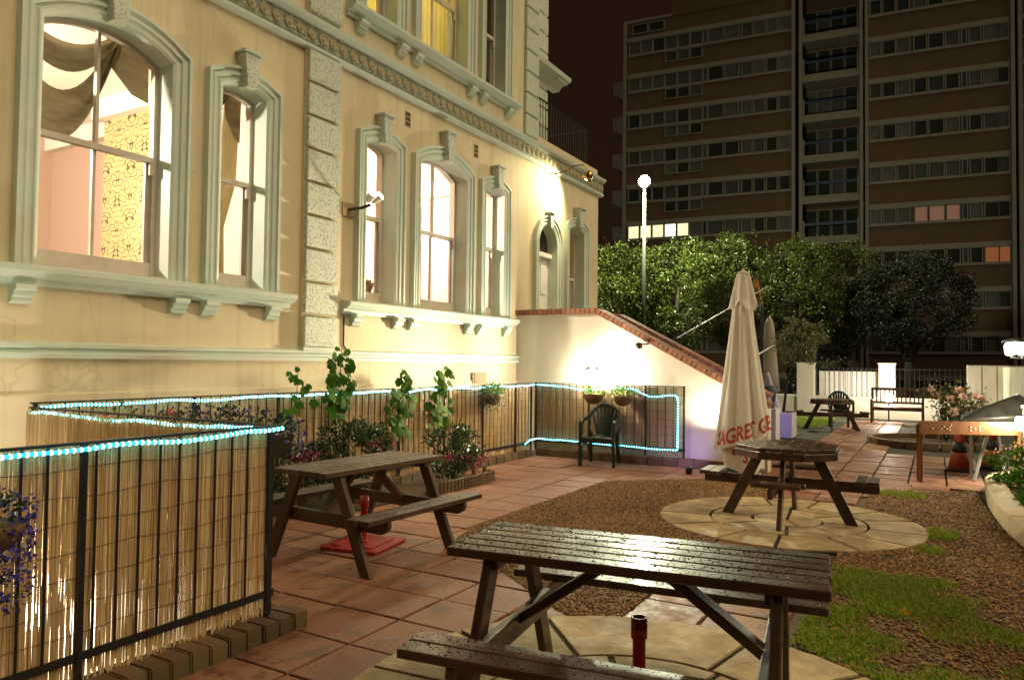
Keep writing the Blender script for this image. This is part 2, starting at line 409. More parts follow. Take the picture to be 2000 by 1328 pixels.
# ================================================================== THE PUB BUILDING
FY = 6.1
pub = thing('pub_building', 'cream rendered Victorian pub with mint green window surrounds and lit sash windows', 'building', (7, FY, 0))
def arc(xc, h, zs, rise, n=12):
    Rr = (h * h + rise * rise) / (2 * rise); zc = zs + rise - Rr; a = math.asin(min(1, h / Rr))
    return [(xc + Rr * math.sin(t), zc + Rr * math.cos(t)) for t in [-a + 2 * a * i / n for i in range(n + 1)]]
def wall_strip(x0, x1, z0, z1, ops, y0, y1):
    mb = MB(); x = x0
    for (xl, xr, zb, top) in sorted(ops, key=lambda o: o[0]):
        if xl > x: mb.box(x, xl, y0, y1, z0, z1)
        if zb > z0: mb.box(xl, xr, y0, y1, z0, zb)
        for a, b in zip(top[:-1], top[1:]):
            if max(a[1], b[1]) < z1: mb.xz([(a[0], a[1]), (b[0], b[1]), (b[0], z1), (a[0], z1)], y0, y1)
        x = xr
    if x < x1: mb.box(x, x1, y0, y1, z0, z1)
    return mb
B1, B2, OFF = 3.66, 8.56, 1.385
SILL, SPR = 2.20, 4.20
WIN = [(B1, .57, .17), (B1 + OFF, .28, .065), (B2 - OFF, .28, .065), (B2, .57, .17), (B2 + OFF, .28, .065)]
ops = [(xc - h, xc + h, SILL, arc(xc, h, SPR, rs)) for xc, h, rs in WIN]
DOOR = (11.80, .36); W6 = (13.02, .34)
ops.append((DOOR[0] - DOOR[1], DOOR[0] + DOOR[1], 2.05, arc(DOOR[0], DOOR[1], 3.62, .3599, 16)))
ops.append((W6[0] - W6[1], W6[0] + W6[1], 2.1, arc(W6[0], W6[1], 4.05, .10)))
wall_strip(-2.5, 14.1, -1.7, 5.0, ops, FY, FY + .3).build('facade_wall', MT['render'], pub)
PROF = [(-.006, .20), (-.006, -.035), (.022, -.05), (.035, -.05), (.045, -.034), (.07, -.04), (.08, -.058), (.105, -.058), (.115, -.044), (.135, -.05), (.145, -.075), (.172, -.075), (.176, .01)]
def architrave(xc, h, zb, top, prof=PROF, y=FY):
    path = [(xc - h, zb)] + top + [(xc + h, zb)]
    return MB().sweep(path, prof, y)
key_cache = {}
def keystone(parent, xc, za, zt, wb, wt, pr=.14):
    mb = MB(); vs_ = []
    for yy, e in ((FY + .01, 0), (FY - pr, 0)):
        for (hw, z) in ((wb, za), (wt, zt)): vs_ += [(xc - hw, yy, z), (xc + hw, yy, z)]
    mb.add(vs_, [(0, 1, 3, 2), (4, 6, 7, 5), (0, 4, 5, 1), (2, 3, 7, 6), (0, 2, 6, 4), (1, 5, 7, 3)])
    k = mb.build('keystone', MT['quoin'], parent, bevel=.008)
    MB().box(xc - wt - .018, xc + wt + .018, FY - pr - .03, FY + .01, zt + .002, zt + .022).build('keystone_cap', MT['mint'], parent)
def sash(parent, xc, h, zb, top, mullion=True, meet=3.32, depth=.17):
    y = FY + depth
    path = [(xc - h, zb)] + top + [(xc + h, zb)]
    fr = MB().sweep(path, [(.01, .0), (-.045, .0), (-.045, .06), (.01, .06)], y)
    fr.box(xc - h + .05, xc + h - .05, y, y + .055, zb + .02, zb + .17)
    fr.box(xc - h + .05, xc + h - .05, y - .005, y + .06, meet - .025, meet + .025)
    # lower sash stiles stand a little behind the upper pair
    for s in (-1, 1): fr.box(xc + s * (h - .075) - .02, xc + s * (h - .075) + .02, y + .03, y + .065, zb + .17, meet - .02)
    if mullion:
        fr.box(xc - .014, xc + .014, y + .005, y + .05, meet + .02, top[len(top) // 2][1])
        fr.box(xc - .014, xc + .014, y + .032, y + .066, zb + .16, meet - .02)
    f = fr.build('sash_frame', MT['sash'], parent)
    # horns where the meeting rail joins the stiles
    for s in (-1, 1):
        hb = MB(); hb.prism([(xc + s * (h - .06) - .022, y - .012), (xc + s * (h - .06) + .022, y - .012), (xc + s * (h - .06) + .018, y + .02), (xc + s * (h - .06) - .018, y + .02)], meet - .14, meet - .03)
        hb.build('sash_horn', MT['sash'], parent)
    pane = MB(); poly = [(xc - h, zb + .1)] + top + [(xc + h, zb + .1)]
    pane.add([(p[0], y + .03, p[1]) for p in poly], [tuple(range(len(poly)))])
    pane.build('pane', MT['glass'], parent)
    MB().box(xc - h, xc + h, FY - .02, y + .07, zb - .002, zb + .03).build('inner_sill', MT['sash'], parent)
for i, (xc, h, rs) in enumerate(WIN):
    top = arc(xc, h, SPR, rs)
    wdw = architrave(xc, h, SILL, top).build('window', MT['mint'], pub)
    sash(wdw, xc, h, SILL, top, mullion=h > .4)
    za = SPR + rs - .03
    keystone(wdw, xc, za, za + (.40 if h > .4 else .34), .062, .100)
# moulded sill courses with brackets
def sill(xc, half, z, zt):
    M_ = MB(); prof = [(FY + .01, zt - .15), (FY - .045, zt - .15), (FY - .06, zt - .10), (FY - .12, zt - .085), (FY - .15, zt - .055), (FY - .165, zt - .05), (FY - .165, zt - .012), (FY - .15, zt), (FY + .01, zt + .02)]
    M_.yz(prof, xc - half, xc + half)
    s_ = M_.build('window_sill', MT['mint'], pub)
    bm_ = None
    for dx in (-1.78, -1.0, -.67, .67, 1.0, 1.78):
        b = MB(); x = xc + dx; w_ = .075
        b.yz([(FY + .01, zt - .15), (FY - .115, zt - .15), (FY - .12, zt - .185), (FY - .085, zt - .20), (FY - .08, zt - .235), (FY - .05, zt - .25), (FY - .055, zt - .275), (FY + .01, zt - .30)], x - w_, x + w_)
        b.build('bracket', MT['mint'], s_)
sill(B1, 2.02, 0, SILL); sill(B2 - .04, 2.02, 0, SILL)
# string course under the pilaster, cornice frieze with roundels
MB().yz([(FY + .01, 1.49), (FY - .05, 1.49), (FY - .055, 1.525), (FY - .03, 1.54), (FY - .03, 1.565), (FY - .06, 1.575), (FY - .06, 1.60), (FY + .01, 1.625)], -2.5, 10.72).build('string_course', MT['mint'], pub)
MB().yz([(FY + .01, -1.6), (FY - .02, -1.6), (FY - .02, 1.2), (FY + .01, 1.22)], -2.5, 10.72).build('plinth', MT['render'], pub)
crn = MB().yz([(FY + .3, 4.97), (FY - .05, 4.97), (FY - .075, 4.99), (FY - .075, 5.02), (FY - .05, 5.035), (FY - .05, 5.24), (FY - .085, 5.25), (FY - .12, 5.28), (FY - .13, 5.325), (FY + .3, 5.36)], -2.5, 14.22).build('cornice', MT['mint'], pub)
MB().box(-2.5, 14.16, FY - .058, FY - .052, 5.045, 5.235).build('frieze', MT['frieze'], crn)
rp = MB().lathe([(.060, 0), (.060, .010), (.048, .024), (.040, .010), (.026, .012), (.018, .03), (.006, .032)], 14, (0, 0, 0), Matrix.Rotation(R(90), 4, 'X')).mesh('roundel', True)
pm('roundelpaint', (.40, .36, .22), (.46, .40, .25), 10, .5)
for i in range(56):
    x = 4.9 + i * .168
    o = link('roundel', rp, MT['roundelpaint'], crn); o.location = (x, FY - .056, 5.14)
# rusticated pilaster
pil = MB().box(5.86, 6.38, FY - .035, FY + .01, 1.6, 5.0).build('pilaster', MT['render'], pub)
qb = MB().box(-.255, .255, -.075, 0, -.165, .165)
qme = None
for k in range(9):
    o = MB().box(5.868, 6.372, FY - .085, FY - .03, 1.645 + k * .3725, 1.645 + k * .3725 + .335).build('rusticated_block', MT['quoin'], pil, bevel=.012)
MB().box(5.85, 6.39, FY - .09, FY + .01, 1.6, 1.64).build('pilaster_foot', MT['mint'], pil)
# air bricks
for x, z in ((7.72, 4.72), (9.40, 4.72)):
    v = MB().box(x - .055, x + .055, FY - .006, FY + .01, z - .1, z + .1).build('air_brick', MT['ventclay'], pub)
    for r_ in range(3):
        for c_ in range(3): MB().box(x - .045 + c_ * .034, x - .022 + c_ * .034, FY - .009, FY - .004, z - .085 + r_ * .065, z - .045 + r_ * .065).build('slot', MT['hole'], v)
v = MB().box(9.35, 9.75, FY - .03, FY - .02, 1.16, 1.34).build('vent_grille', MT['ventclay'], pub)
for k in range(3): MB().box(9.39, 9.71, FY - .045, FY - .03, 1.19 + k * .05, 1.215 + k * .05).build('louvre', MT['ventclay'], v)
# fine vertical conduit on the wall
MB().tube([(6.56, FY - .012, 2.02), (6.56, FY - .012, 1.68), (6.60, FY - .012, 1.63)], .009, 5).build('conduit', MT['hole'], pub)

# extension: arched door and the last window
top = arc(DOOR[0], DOOR[1], 3.62, .3599, 16)
dr = architrave(DOOR[0], DOOR[1], 2.05, top).build('doorway', MT['mint'], pub)
MB().box(DOOR[0] - .36, DOOR[0] + .36, FY + .16, FY + .20, 2.05, 3.42).build('door_panel', MT['white'], dr)
for s in (-1, 1):
    MB().box(DOOR[0] + s * .16 - .11, DOOR[0] + s * .16 + .11, FY + .145, FY + .16, 2.75, 3.3).build('raised_panel', MT['white'], dr)
MB().box(DOOR[0] - .36, DOOR[0] + .36, FY + .08, FY + .2, 3.42, 3.50).build('transom', MT['white'], dr)
MB().box(DOOR[0] - .05, DOOR[0] + .10, FY + .135, FY + .16, 2.42, 2.47).build('letter_plate', MT['brass'], dr)
fl = MB(); pts = arc(DOOR[0], .35, 3.62, .3499, 16); fl.add([(p[0], FY + .17, p[1]) for p in [(DOOR[0] - .35, 3.5)] + pts + [(DOOR[0] + .35, 3.5)]], [tuple(range(len(pts) + 2))])
fl.build('fanlight', MT['darkbrown'], dr)
keystone(dr, DOOR[0], 3.92, 4.18, .05, .075, .11)
top = arc(W6[0], W6[1], 4.05, .10)
w6 = architrave(W6[0], W6[1], 2.1, top).build('window', MT['mint'], pub)
sash(w6, W6[0], W6[1], 2.1, top, False, 3.15)
keystone(w6, W6[0], 4.12, 4.48, .075, .125)
MB().box(W6[0] - .3, W6[0] + .3, FY + .26, FY + .29, 2.1, 3.15).build('shutter', MT['white'], w6)
MB().box(W6[0] - .3, W6[0] + .3, FY + .35, FY + .36, 3.1, 4.2).build('blind', MT['goldcurtain'], w6)
# extension side wall, parapet, roof
MB().box(13.82, 14.1, FY + .3, 12, -1, 5.0).build('side_wall', MT['render'], pub)
MB().box(11.35, 14.1, FY + .02, FY + .3, 5.36, 5.52).build('parapet', MT['render'], pub)
MB().box(11.35, 14.1, FY + .3, 12, 5.0, 5.1).build('flat_roof', MT['earth'], pub)

# upper storey
uops = [(B2 - .04 + d - h, B2 - .04 + d + h, 5.78, [(B2 - .04 + d - h, 8.2), (B2 - .04 + d + h, 8.2)]) for d, h in ((-OFF, .30), (0, .57), (OFF, .30))]
uops += [(B1 + d - h, B1 + d + h, 5.78, [(B1 + d - h, 8.2), (B1 + d + h, 8.2)]) for d, h in ((-OFF, .30), (0, .57), (OFF, .30))]
wall_strip(-2.5, 11.35, 5.36, 9.2, uops, FY, FY + .3).build('upper_wall', MT['render'], pub)
sill(B2 - .04, 2.02, 0, 5.78)
for d, h in ((-OFF, .30), (0, .57), (OFF, .30)):
    xc = B2 - .04 + d; tp = [(xc - h, 8.2), (xc, 8.2), (xc + h, 8.2)]
    wd = architrave(xc, h, 5.78, tp).build('window', MT['mint'], pub)
    sash(wd, xc, h, 5.78, tp, h > .4, 6.78)
    mat = MT['goldcurtain'] if d < 1 else MT['darkbrown']
    mb = MB(); n = 40
    pts = [(xc - h - .1 + (2 * h + .2) * i / n, FY + .42 + .018 * math.sin(i * 1.9)) for i in range(n + 1)]
    mb.add([(p[0], p[1], z) for z in (5.7, 8.3) for p in pts], [(i, i + 1, n + 2 + i, n + 1 + i) for i in range(n)])
    mb.build('window_curtain', mat, wd, True)
MB().box(5.86, 6.38, FY - .035, FY + .01, 5.36, 9.2).build('upper_pilaster', MT['render'], pub)
for k in range(9): MB().box(5.868, 6.372, FY - .085, FY - .03, 5.40 + k * .3725, 5.735 + k * .3725).build('rusticated_block', MT['quoin'], pub, bevel=.012)
for k in range(10): MB().box(10.88, 11.33, FY - .06, FY + .002, 5.40 + k * .3725, 5.735 + k * .3725).build('rusticated_block', MT['quoin'], pub, bevel=.012)
# set-back wing behind the extension roof
MB().box(11.35, 12.85, FY + .62, FY + 4, 5.05, 9.2).build('rear_wing_wall', MT['render'], pub)
for k in range(10): MB().box(12.25, 12.88, FY + .57, FY + .63, 5.40 + k * .3725, 5.735 + k * .3725).build('rusticated_block', MT['quoin'], pub, bevel=.012)
MB().yz([(FY + .70, 7.02), (FY + .56, 7.02), (FY + .5, 7.1), (FY + .3, 7.16), (FY + .28, 7.24), (FY + .70, 7.30)], 11.40, 13.35).build('rear_wing_cornice', MT['mint'], pub)
MB().box(12.88, 13.3, FY + .35, FY + 3, 7.10, 7.24).build('rear_wing_cornice', MT['mint'], pub)
# rooms behind the bays (floors, ceilings, cross walls)
rm = MB(); rm.box(-1.5, 6.02, FY + .3, 11.6, 1.7, 1.75).build('room_floor', MT['darkbrown'], pub)
MB().box(-1.5, 11.2, FY + .3, 11.6, 4.80, 4.86).build('room_ceiling', MT['ceiling'], pub)
MB().box(6.05, 6.25, FY + .3, 11.6, 1.7, 4.8).build('cross_wall', MT['pinkpaper'], pub)
MB().box(-1.5, 11.2, 11.5, 11.6, 1.7, 4.8).build('back_wall', MT['pinkpaper'], pub)
MB().box(6.0, 6.048, FY + .3, 7.8, 1.75, 4.56).build('pale_panelling', MT['ceiling'], pub)
cb = MB().box(5.55, 6.05, 7.8, 9.35, 1.75, 4.56).build('chimney_breast', MT['damask'], pub)
MB().yz([(FY + .3, 4.56), (FY + .3, 4.8), (11.5, 4.8), (11.5, 4.56)], 5.93, 6.05).build('picture_rail_cornice', MT['ceiling'], pub)
MB().box(5.43, 5.56, 7.7, 9.45, 4.56, 4.8).build('picture_rail_cornice', MT['ceiling'], pub)
MB().box(6.25, 11.2, FY + .3, 11.6, 1.7, 1.75).build('room_floor', MT['darkbrown'], pub)
MB().box(11.0, 11.2, FY + .3, 11.6, 1.7, 4.8).build('cross_wall', MT['pinkpaper'], pub)
MB().box(10.92, 11.0, FY + .3, 7.35, 1.75, 4.55).build('pale_panelling', MT['ceiling'], pub)
MB().box(10.90, 11.0, 8.35, 8.62, 1.75, 4.4).build('pale_panelling', MT['ceiling'], pub)
MB().box(10.86, 11.0, FY + .3, 11.5, 4.5, 4.8).build('picture_rail_cornice', MT['ceiling'], pub)
MB().box(-1.6, -1.5, FY + .3, 11.6, 1.7, 4.8).build('cross_wall', MT['ceiling'], pub)
MB().box(11.35, 13.82, 6.9, 7.0, 1.7, 4.9).build('lobby_wall', MT['ceiling'], pub)
MB().box(-2.5, 11.35, 9.3, 9.4, 5.3, 9.2).build('upper_back_wall', MT['ceiling'], pub)
MB().box(-2.5, 11.35, FY + .3, 9.3, 8.9, 9.0).build('upper_ceiling', MT['ceiling'], pub)
MB().box(9.55, 9.6, FY + .3, 9.3, 5.36, 8.9).build('upper_cross_wall', MT['darkbrown'], pub)

# things in the rooms
def curtain_swag(xc, h, ztop, drop, label, grp=None):
    t = thing('swag_curtain', label, 'curtain', (xc, FY + .42, ztop), 0, grp)
    def swag(x0, x1, z0, z1, dr_, th, n=18, m=8):
        V = []; F = []
        for i in range(n + 1):
            u = i / n; x = x0 + (x1 - x0) * u; zc = z0 + (z1 - z0) * u - dr_ * 4 * u * (1 - u)
            w_ = th * (.45 + .55 * 4 * u * (1 - u))
            for j in range(m + 1):
                v = j / m; V.append((x, FY + .42 + .035 * math.sin(v * 12 + u * 2) + .02 * v, zc - w_ * (v - .5) * (1.0)))
        for i in range(n):
            for j in range(m): a = i * (m + 1) + j; F.append((a, a + 1, a + m + 2, a + m + 1))
        return MB().add(V, F)
    swag(xc - h * 1.3, xc + h * .58, ztop, ztop - .02, drop, drop * .50).build('swag', MT['swag'], t, True)
    swag(xc - h * 1.25, xc + h * .62, ztop + .02, ztop, drop * .42, drop * .30).build('swag', MT['swag'], t, True)
    mb = MB(); mb.add([(xc + h * .35, FY + .43, ztop), (xc + h * 1.1, FY + .43, ztop), (xc + h * 1.15, FY + .46, ztop - .52), (xc + h * .80, FY + .42, ztop - .50), (xc + h * .46, FY + .44, ztop - .30)], [(0, 1, 2, 3, 4)])
    mb.build('tail', MT['swag'], t)
    return t
curtain_swag(B1, .57, 4.46, .86, 'olive striped swag curtain looped across the wide window of the left bay')
curtain_swag(B1 + OFF, .30, 4.36, .26, 'small brown swag curtain in the narrow window beside the rusticated pilaster')
t = thing('drape_curtain', 'gathered gold drape tied back at the narrow window beside the rusticated pilaster', 'curtain', (5.25, FY + .5, 2.2))
mb = MB(); n = 14
for zi, (z, x0, x1) in enumerate(((4.3, 5.22, 5.40), (3.4, 5.16, 5.36), (2.9, 5.10, 5.22), (2.2, 5.04, 5.24))):
    for i in range(n + 1): mb.v.append((x0 + (x1 - x0) * i / n, FY + .5 + .03 * math.sin(i * 2.1), z))
for r_ in range(3):
    for i in range(n): a = r_ * (n + 1) + i; mb.f.append((a, a + 1, a + n + 2, a + n + 1)); mb.mi.append(0)
mb.build('cloth', MT['drape'], t, True)
t = thing('framed_picture', 'white framed picture on the pink wall beside the patterned chimney breast', 'picture', (6.03, 9.75, 2.5))
MB().box(6.01, 6.05, 9.45, 10.1, 2.35, 2.85).build('frame', MT['white'], t); MB().box(6.0, 6.012, 9.53, 10.02, 2.42, 2.78).build('print', MT['picture'], t)
t = thing('wall_sconce', 'glowing globe wall light on the patterned chimney breast', 'lamp', (5.5, 8.2, 3.1))
MB().box(5.50, 5.555, 8.17, 8.23, 3.0, 3.1).build('bracket', MT['brass'], t); MB().sphere((5.47, 8.2, 3.18), .07).build('globe', MT['bulb_warm'], t, True)
for x, n_ in ((7.6, 'left'), (10.2, 'right')): pass
t = thing('dark_cabinet', 'dark wooden cabinet standing against the pink wall inside the right bay', 'cabinet', (10.7, 9.9, 1.75))
MB().box(10.3, 10.9, 9.5, 10.35, 1.75, 3.0).build('carcass', MT['darkbrown'], t, bevel=.02); MB().box(10.25, 10.92, 9.45, 10.4, 3.0, 3.05).build('top', MT['darkbrown'], t)
for (x, y), lb in (((2.2, 8.6), 'round glass ceiling globe in the room with the patterned chimney breast'), ((8.7, 9.0), 'round glass ceiling globe in the room of the right bay')):
    t = thing('ceiling_globe', lb, 'lamp', (x, y, 4.8))
    MB().tube([(x, y, 4.8), (x, y, 4.5)], .01, 6).build('rod', MT['brass'], t); MB().sphere((x, y, 4.36), .14).build('globe', MT['bulb_warm'], t, True)
def lamp(kind, loc, energy, color, radius=.05, name='light', aim=None, angle=120, blend=.5):
    l = bpy.data.lights.new(name, kind); l.energy = energy; l.color = color; l.shadow_soft_size = radius
    o = bpy.data.objects.new(name, l); o.location = loc; col.objects.link(o)
    if kind == 'SPOT': l.spot_size = R(angle); l.spot_blend = blend
    if aim is not None: o.rotation_euler = (Vector(aim) - Vector(loc)).to_track_quat('-Z', 'Y').to_euler()
    return o
WARM = (1.0, .88, .68); FLOOD = (1.0, .90, .70)
lamp('POINT', (2.2, 8.6, 4.1), 800, WARM, .12, 'room_light')
lamp('POINT', (5.2, 8.2, 3.25), 20, WARM, .08, 'sconce_light')
lamp('POINT', (8.7, 9.0, 4.1), 1400, WARM, .12, 'room_light')
lamp('POINT', (12.6, 6.65, 4.3), 30, WARM, .06, 'lobby_light')
lamp('POINT', (7.6, 8.0, 7.6), 260, (1, .88, .42), .15, 'upper_room_light')

# security floodlight on the wall by the narrow window of the right bay
t = thing('security_floodlight', 'twin headed security floodlight on a bracket on the wall beside the pilaster', 'lamp', (6.62, FY, 3.30))
MB().tube([(6.60, FY, 3.30), (6.60, FY - .22, 3.30), (6.66, FY - .30, 3.34)], .018, 6).build('bracket', MT['lampblack'], t)
MB().box(6.50, 6.70, FY - .02, FY + .01, 3.22, 3.38).build('back_plate', MT['ventclay'], t)
for s in (-1, 1):
    M_ = Matrix.Translation((6.66 + s * .055, FY - .36, 3.43)) @ Matrix.Rotation(R(-35), 4, 'X') @ Matrix.Rotation(s * R(14), 4, 'Z')
    hd = MB().lathe([(.03, -.085), (.045, -.07), (.055, .02), (.058, .045)], 12, (0, 0, 0), M_ @ Matrix.Rotation(R(90), 4, 'X')).build('lamp_head', MT['white'], t, True)
    MB().lathe([(.050, .046), (.048, .052), (.001, .054)], 12, (0, 0, 0), M_ @ Matrix.Rotation(R(90), 4, 'X')).build('lens', MT['bulb_warm'], t, True)
lamp('SPOT', (6.66, FY - .46, 3.38), 170, (1.0, .80, .54), .22, 'security_flood_light', (8.4, 1.4, 0), 140, .7)
# swan-neck lamp washing the wall over the arched door
t = thing('swan_neck_lamp', 'brass swan neck lamp curving from the wall above the arched door', 'lamp', (11.83, FY, 4.92))
MB().tube([(11.86, FY, 4.93), (11.9, FY - .12, 4.93), (11.95, FY - .30, 4.97), (12.0, FY - .45, 5.06), (12.04, FY - .58, 5.07), (12.08, FY - .66, 5.0), (12.08, FY - .68, 4.93)], .011, 8).build('arm', MT['brass'], t, True)
M_ = Matrix.Translation((12.08, FY - .68, 4.87)) @ Matrix.Rotation(R(38), 4, 'X')
MB().lathe([(.018, .09), (.05, .07), (.085, .0), (.10, -.07)], 14, (0, 0, 0), M_).build('shade', MT['brass'], t, True)
MB().sphere((12.08, FY - .655, 4.835), .045).build('bulb', MT['bulb_warm'], t, True)
lamp('SPOT', (12.06, FY - .56, 4.77), 140, (1.0, .86, .50), .04, 'swan_neck_light', (11.75, FY + .1, 4.45), 130, .5)
# railing on the flat roof of the extension
t = thing('roof_railing', 'black iron railing round the flat roof above the arched door', 'railing', (12.6, FY + .2, 5.52))
MB().tube([(11.4, FY + .2, 6.35), (13.95, FY + .2, 6.35), (13.95, 9, 6.35)], .018, 6).build('top_rail', MT['black_metal'], t)
MB().tube([(11.4, FY + .2, 5.62), (13.95, FY + .2, 5.62), (13.95, 9, 5.62)], .014, 6).build('bottom_rail', MT['black_metal'], t)
bme = MB().tube([(0, 0, 5.52), (0, 0, 6.35)], .009, 6).mesh('bar')
for k in range(24): o = link('bar', bme, MT['black_metal'], t); o.location = (11.42 + k * .11, FY + .2, 0)
# ================================================================== STAIR WALLS
SX = 10.72
def stair_wall(x0, x1, top, name, label, mat, brickmat, coping=True):
    t = thing(name, label, 'wall', (x0, 4.5, 0))
    poly = [(top[0][0], -.02)] + top + [(top[-1][0], -.02)]
    MB().yz(poly, x0, x1).build('rendered_face', mat, t)
    if coping:
        bme = MB().box(x0 - .05, x1 + .05, -.036, .036, .0, .085)
        me = bme.mesh('coping_brick')
        for (a, b) in zip(top[:-1], top[1:]):
            d = Vector((0, b[0] - a[0], b[1] - a[1])); L = d.length; n = max(1, int(L / .081)); ang = math.atan2(b[1] - a[1], abs(b[0] - a[0]))
            for i in range(n):
                u = (i + .5) / n; o = link('coping_brick', me, brickmat, t)
                o.location = (rng.uniform(-.006, .006), a[0] + (b[0] - a[0]) * u, a[1] + (b[1] - a[1]) * u + .004)
                o.rotation_euler = (-ang + rng.uniform(-.03, .03), 0, 0)
    return t
TOP1 = [(6.1, 2.28), (4.66, 2.28), (2.05, .885)]
stair_wall(SX, SX + .24, TOP1, 'stair_side_wall', 'cream rendered sloping stair wall with brick coping behind the reed panel', MT['stairrender'], MT['copbrick'])
TOP2 = [(6.1, 2.30), (4.95, 2.30), (2.35, .95)]
stair_wall(12.35, 12.58, TOP2, 'stair_far_wall', 'far sloping stair wall washed in violet light', MT['violetwash'], MT['copbrick'])
# flight of steps between the two walls
t = thing('stone_steps', 'flight of stone steps between the two sloping stair walls', 'steps', (11.6, 4, 0))
for k in range(12):
    MB().box(SX + .24, 12.35, 4.75 - .215 * k, 6.1 if k == 0 else 4.75 - .215 * (k - 1), -.02, 2.02 - .165 * k).build('step', MT['sandwall'], t)
# little black step lights on the violet wall, conduit
for i, (y, z) in enumerate(((4.42, 1.78), (3.66, 1.41), (2.95, 1.03))):
    s = ('highest', 'middle', 'lowest')[i]
    t = thing('step_light', 'small black box lamp on the violet stair wall, %s of three' % s, 'lamp', (12.3, y, z))
    MB().box(12.24, 12.35, y - .05, y + .05, z - .06, z + .06).build('housing', MT['lampblack'], t)
    MB().tube([(12.33, y, z + .06), (12.33, y, z + .2)], .008, 5).build('cable', MT['lampblack'], t)
lamp('SPOT', (11.35, 3.1, .95), 16, (.42, .36, 1.0), .1, 'violet_light', (12.3, 3.2, 1.2), 150, .8)
# small dark spotlight clamped under the coping
t = thing('spotlight_cluster', 'small rusty spotlight fixed under the brick coping of the stair wall', 'lamp', (SX, 3.88, 1.75))
MB().tube([(SX, 3.80, 1.80), (SX - .10, 3.88, 1.79)], .012, 6).build('arm', MT['darkbrown'], t)
MB().lathe([(.02, -.05), (.055, -.03), (.05, .03), (.02, .05)], 10, (SX - .12, 3.9, 1.77)).build('head', MT['darkbrown'], t, True)
# floodlight over the reed panel
t = thing('bulkhead_floodlight', 'blazing bulkhead floodlight on the stair wall above the hanging baskets', 'lamp', (SX, 4.70, 1.32))
MB().box(SX - .05, SX, 4.60, 4.80, 1.24, 1.42).build('housing', MT['lampblack'], t, bevel=.01)
MB().lathe([(.085, 0), (.08, .03), (.045, .06), (.002, .07)], 14, (0, 0, 0), Matrix.Translation((SX - .05, 4.70, 1.33)) @ Matrix.Rotation(R(-90), 4, 'Y')).build('lens', MT['bulb_white'], t, True)
lamp('POINT', (SX - .16, 4.70, 1.28), 60, FLOOD, .07, 'bulkhead_light')
lamp('SPOT', (SX - .30, 4.74, 1.42), 200, FLOOD, .09, 'bulkhead_light', (8.0, 6.3, 2.0), 130, .95)
lamp('SPOT', (SX - .32, 4.80, 1.40), 1350, (1.0, .82, .50), .09, 'bulkhead_light', (2.5, 6.1, 1.9), 70, 1.0)
lamp('SPOT', (SX - .34, 4.62, 1.26), 150, FLOOD, .07, 'bulkhead_light', (SX + .2, 4.1, 1.30), 150, .7)
t = thing('low_floodlight', 'floodlight on the stair wall shining from behind the closed white parasol', 'lamp', (SX, 2.62, .62))
MB().box(SX - .04, SX, 2.54, 2.70, .6, .72).build('housing', MT['lampblack'], t); MB().lathe([(.06, 0), (.05, .03), (.002, .045)], 12, (0, 0, 0), Matrix.Translation((SX - .04, 2.62, .66)) @ Matrix.Rotation(R(-90), 4, 'Y')).build('lens', MT['bulb_white'], t, True)
lamp('SPOT', (SX - .18, 2.74, .70), 60, (1, .90, .66), .05, 'low_flood_light', (SX + .1, 2.85, .98), 150, .8)

# ================================================================== GROUND
XG0, XG1 = -6, 24.3
g = MB()
def sheet(x0, x1, y0, y1, z): g.add([(x0, y0, z), (x1, y0, z), (x1, y1, z), (x0, y1, z)], [(0, 1, 2, 3)])
sheet(-60, 200, -120, 3.24, -.03); sheet(2.93, 200, 3.24, 5.78, -.03); sheet(10.7, 200, 5.78, 160, -.03); sheet(-60, 10.7, 14, 160, -.03); sheet(-60, -6, 3.24, 14, -.03)
setp(g.build('ground', MT['joint'], None, fix=False), kind='structure')
wl = MB(); wl.box(-6, 2.93, 3.24, 6.1, -1.75, -1.7); wl.box(2.93, 10.7, 5.78, 6.1, -.62, -.6)
wl.box(2.93, 3.0, 3.24, 5.78, -1.7, -.031); wl.box(-6, 2.93, 3.19, 3.24, -1.7, -.031); wl.box(2.93, 10.7, 5.74, 5.78, -.6, -.031)
setp(wl.build('basement_area', MT['whitewall'], None), kind='structure')
rd = MB(); rd.add([(25.6, -80, -.02), (44, -80, -.02), (44, 120, -.02), (25.6, 120, -.02)], [(0, 1, 2, 3)])
setp(rd.build('road', MT['asphalt'], None, fix=False), kind='structure')
# slab paving: every slab its own piece
C1 = (7.53, 1.26, 1.20); C2 = (2.93, 1.10, 1.30)
GRAV = [(3.86, 1.62), (4.07, 2.02), (5.20, 3.52), (5.6, 3.64), (8.75, 3.66), (9.78, 2.52), (9.55, 1.66)]
def inside(p, poly):
    c = False; n = len(poly)
    for i in range(n):
        a, b = poly[i], poly[(i + 1) % n]
        if (a[1] > p[1]) != (b[1] > p[1]) and p[0] < (b[0] - a[0]) * (p[1] - a[1]) / (b[1] - a[1]) + a[0]: c = not c
    return c
def incirc(p, c, e=0): return math.hypot(p[0] - c[0], p[1] - c[1]) < c[2] - e
pav = MB(); pav.add([(-1, -1.0, -.026), (10.68, -1.0, -.026), (10.68, 3.2, -.026), (-1, 3.2, -.026)], [(0, 1, 2, 3)])
pav.add([(2.95, 3.2, -.026), (10.68, 3.2, -.026), (10.68, 5.7, -.026), (2.95, 5.7, -.026)], [(0, 1, 2, 3)])
patio = setp(pav.build('patio', MT['joint'], None, fix=False), kind='structure')
SXP, SYP = .43, .4865
sv = MB().box(-SXP / 2 + .009, SXP / 2 - .009, -SYP / 2 + .009, SYP / 2 - .009, -.04, 0)
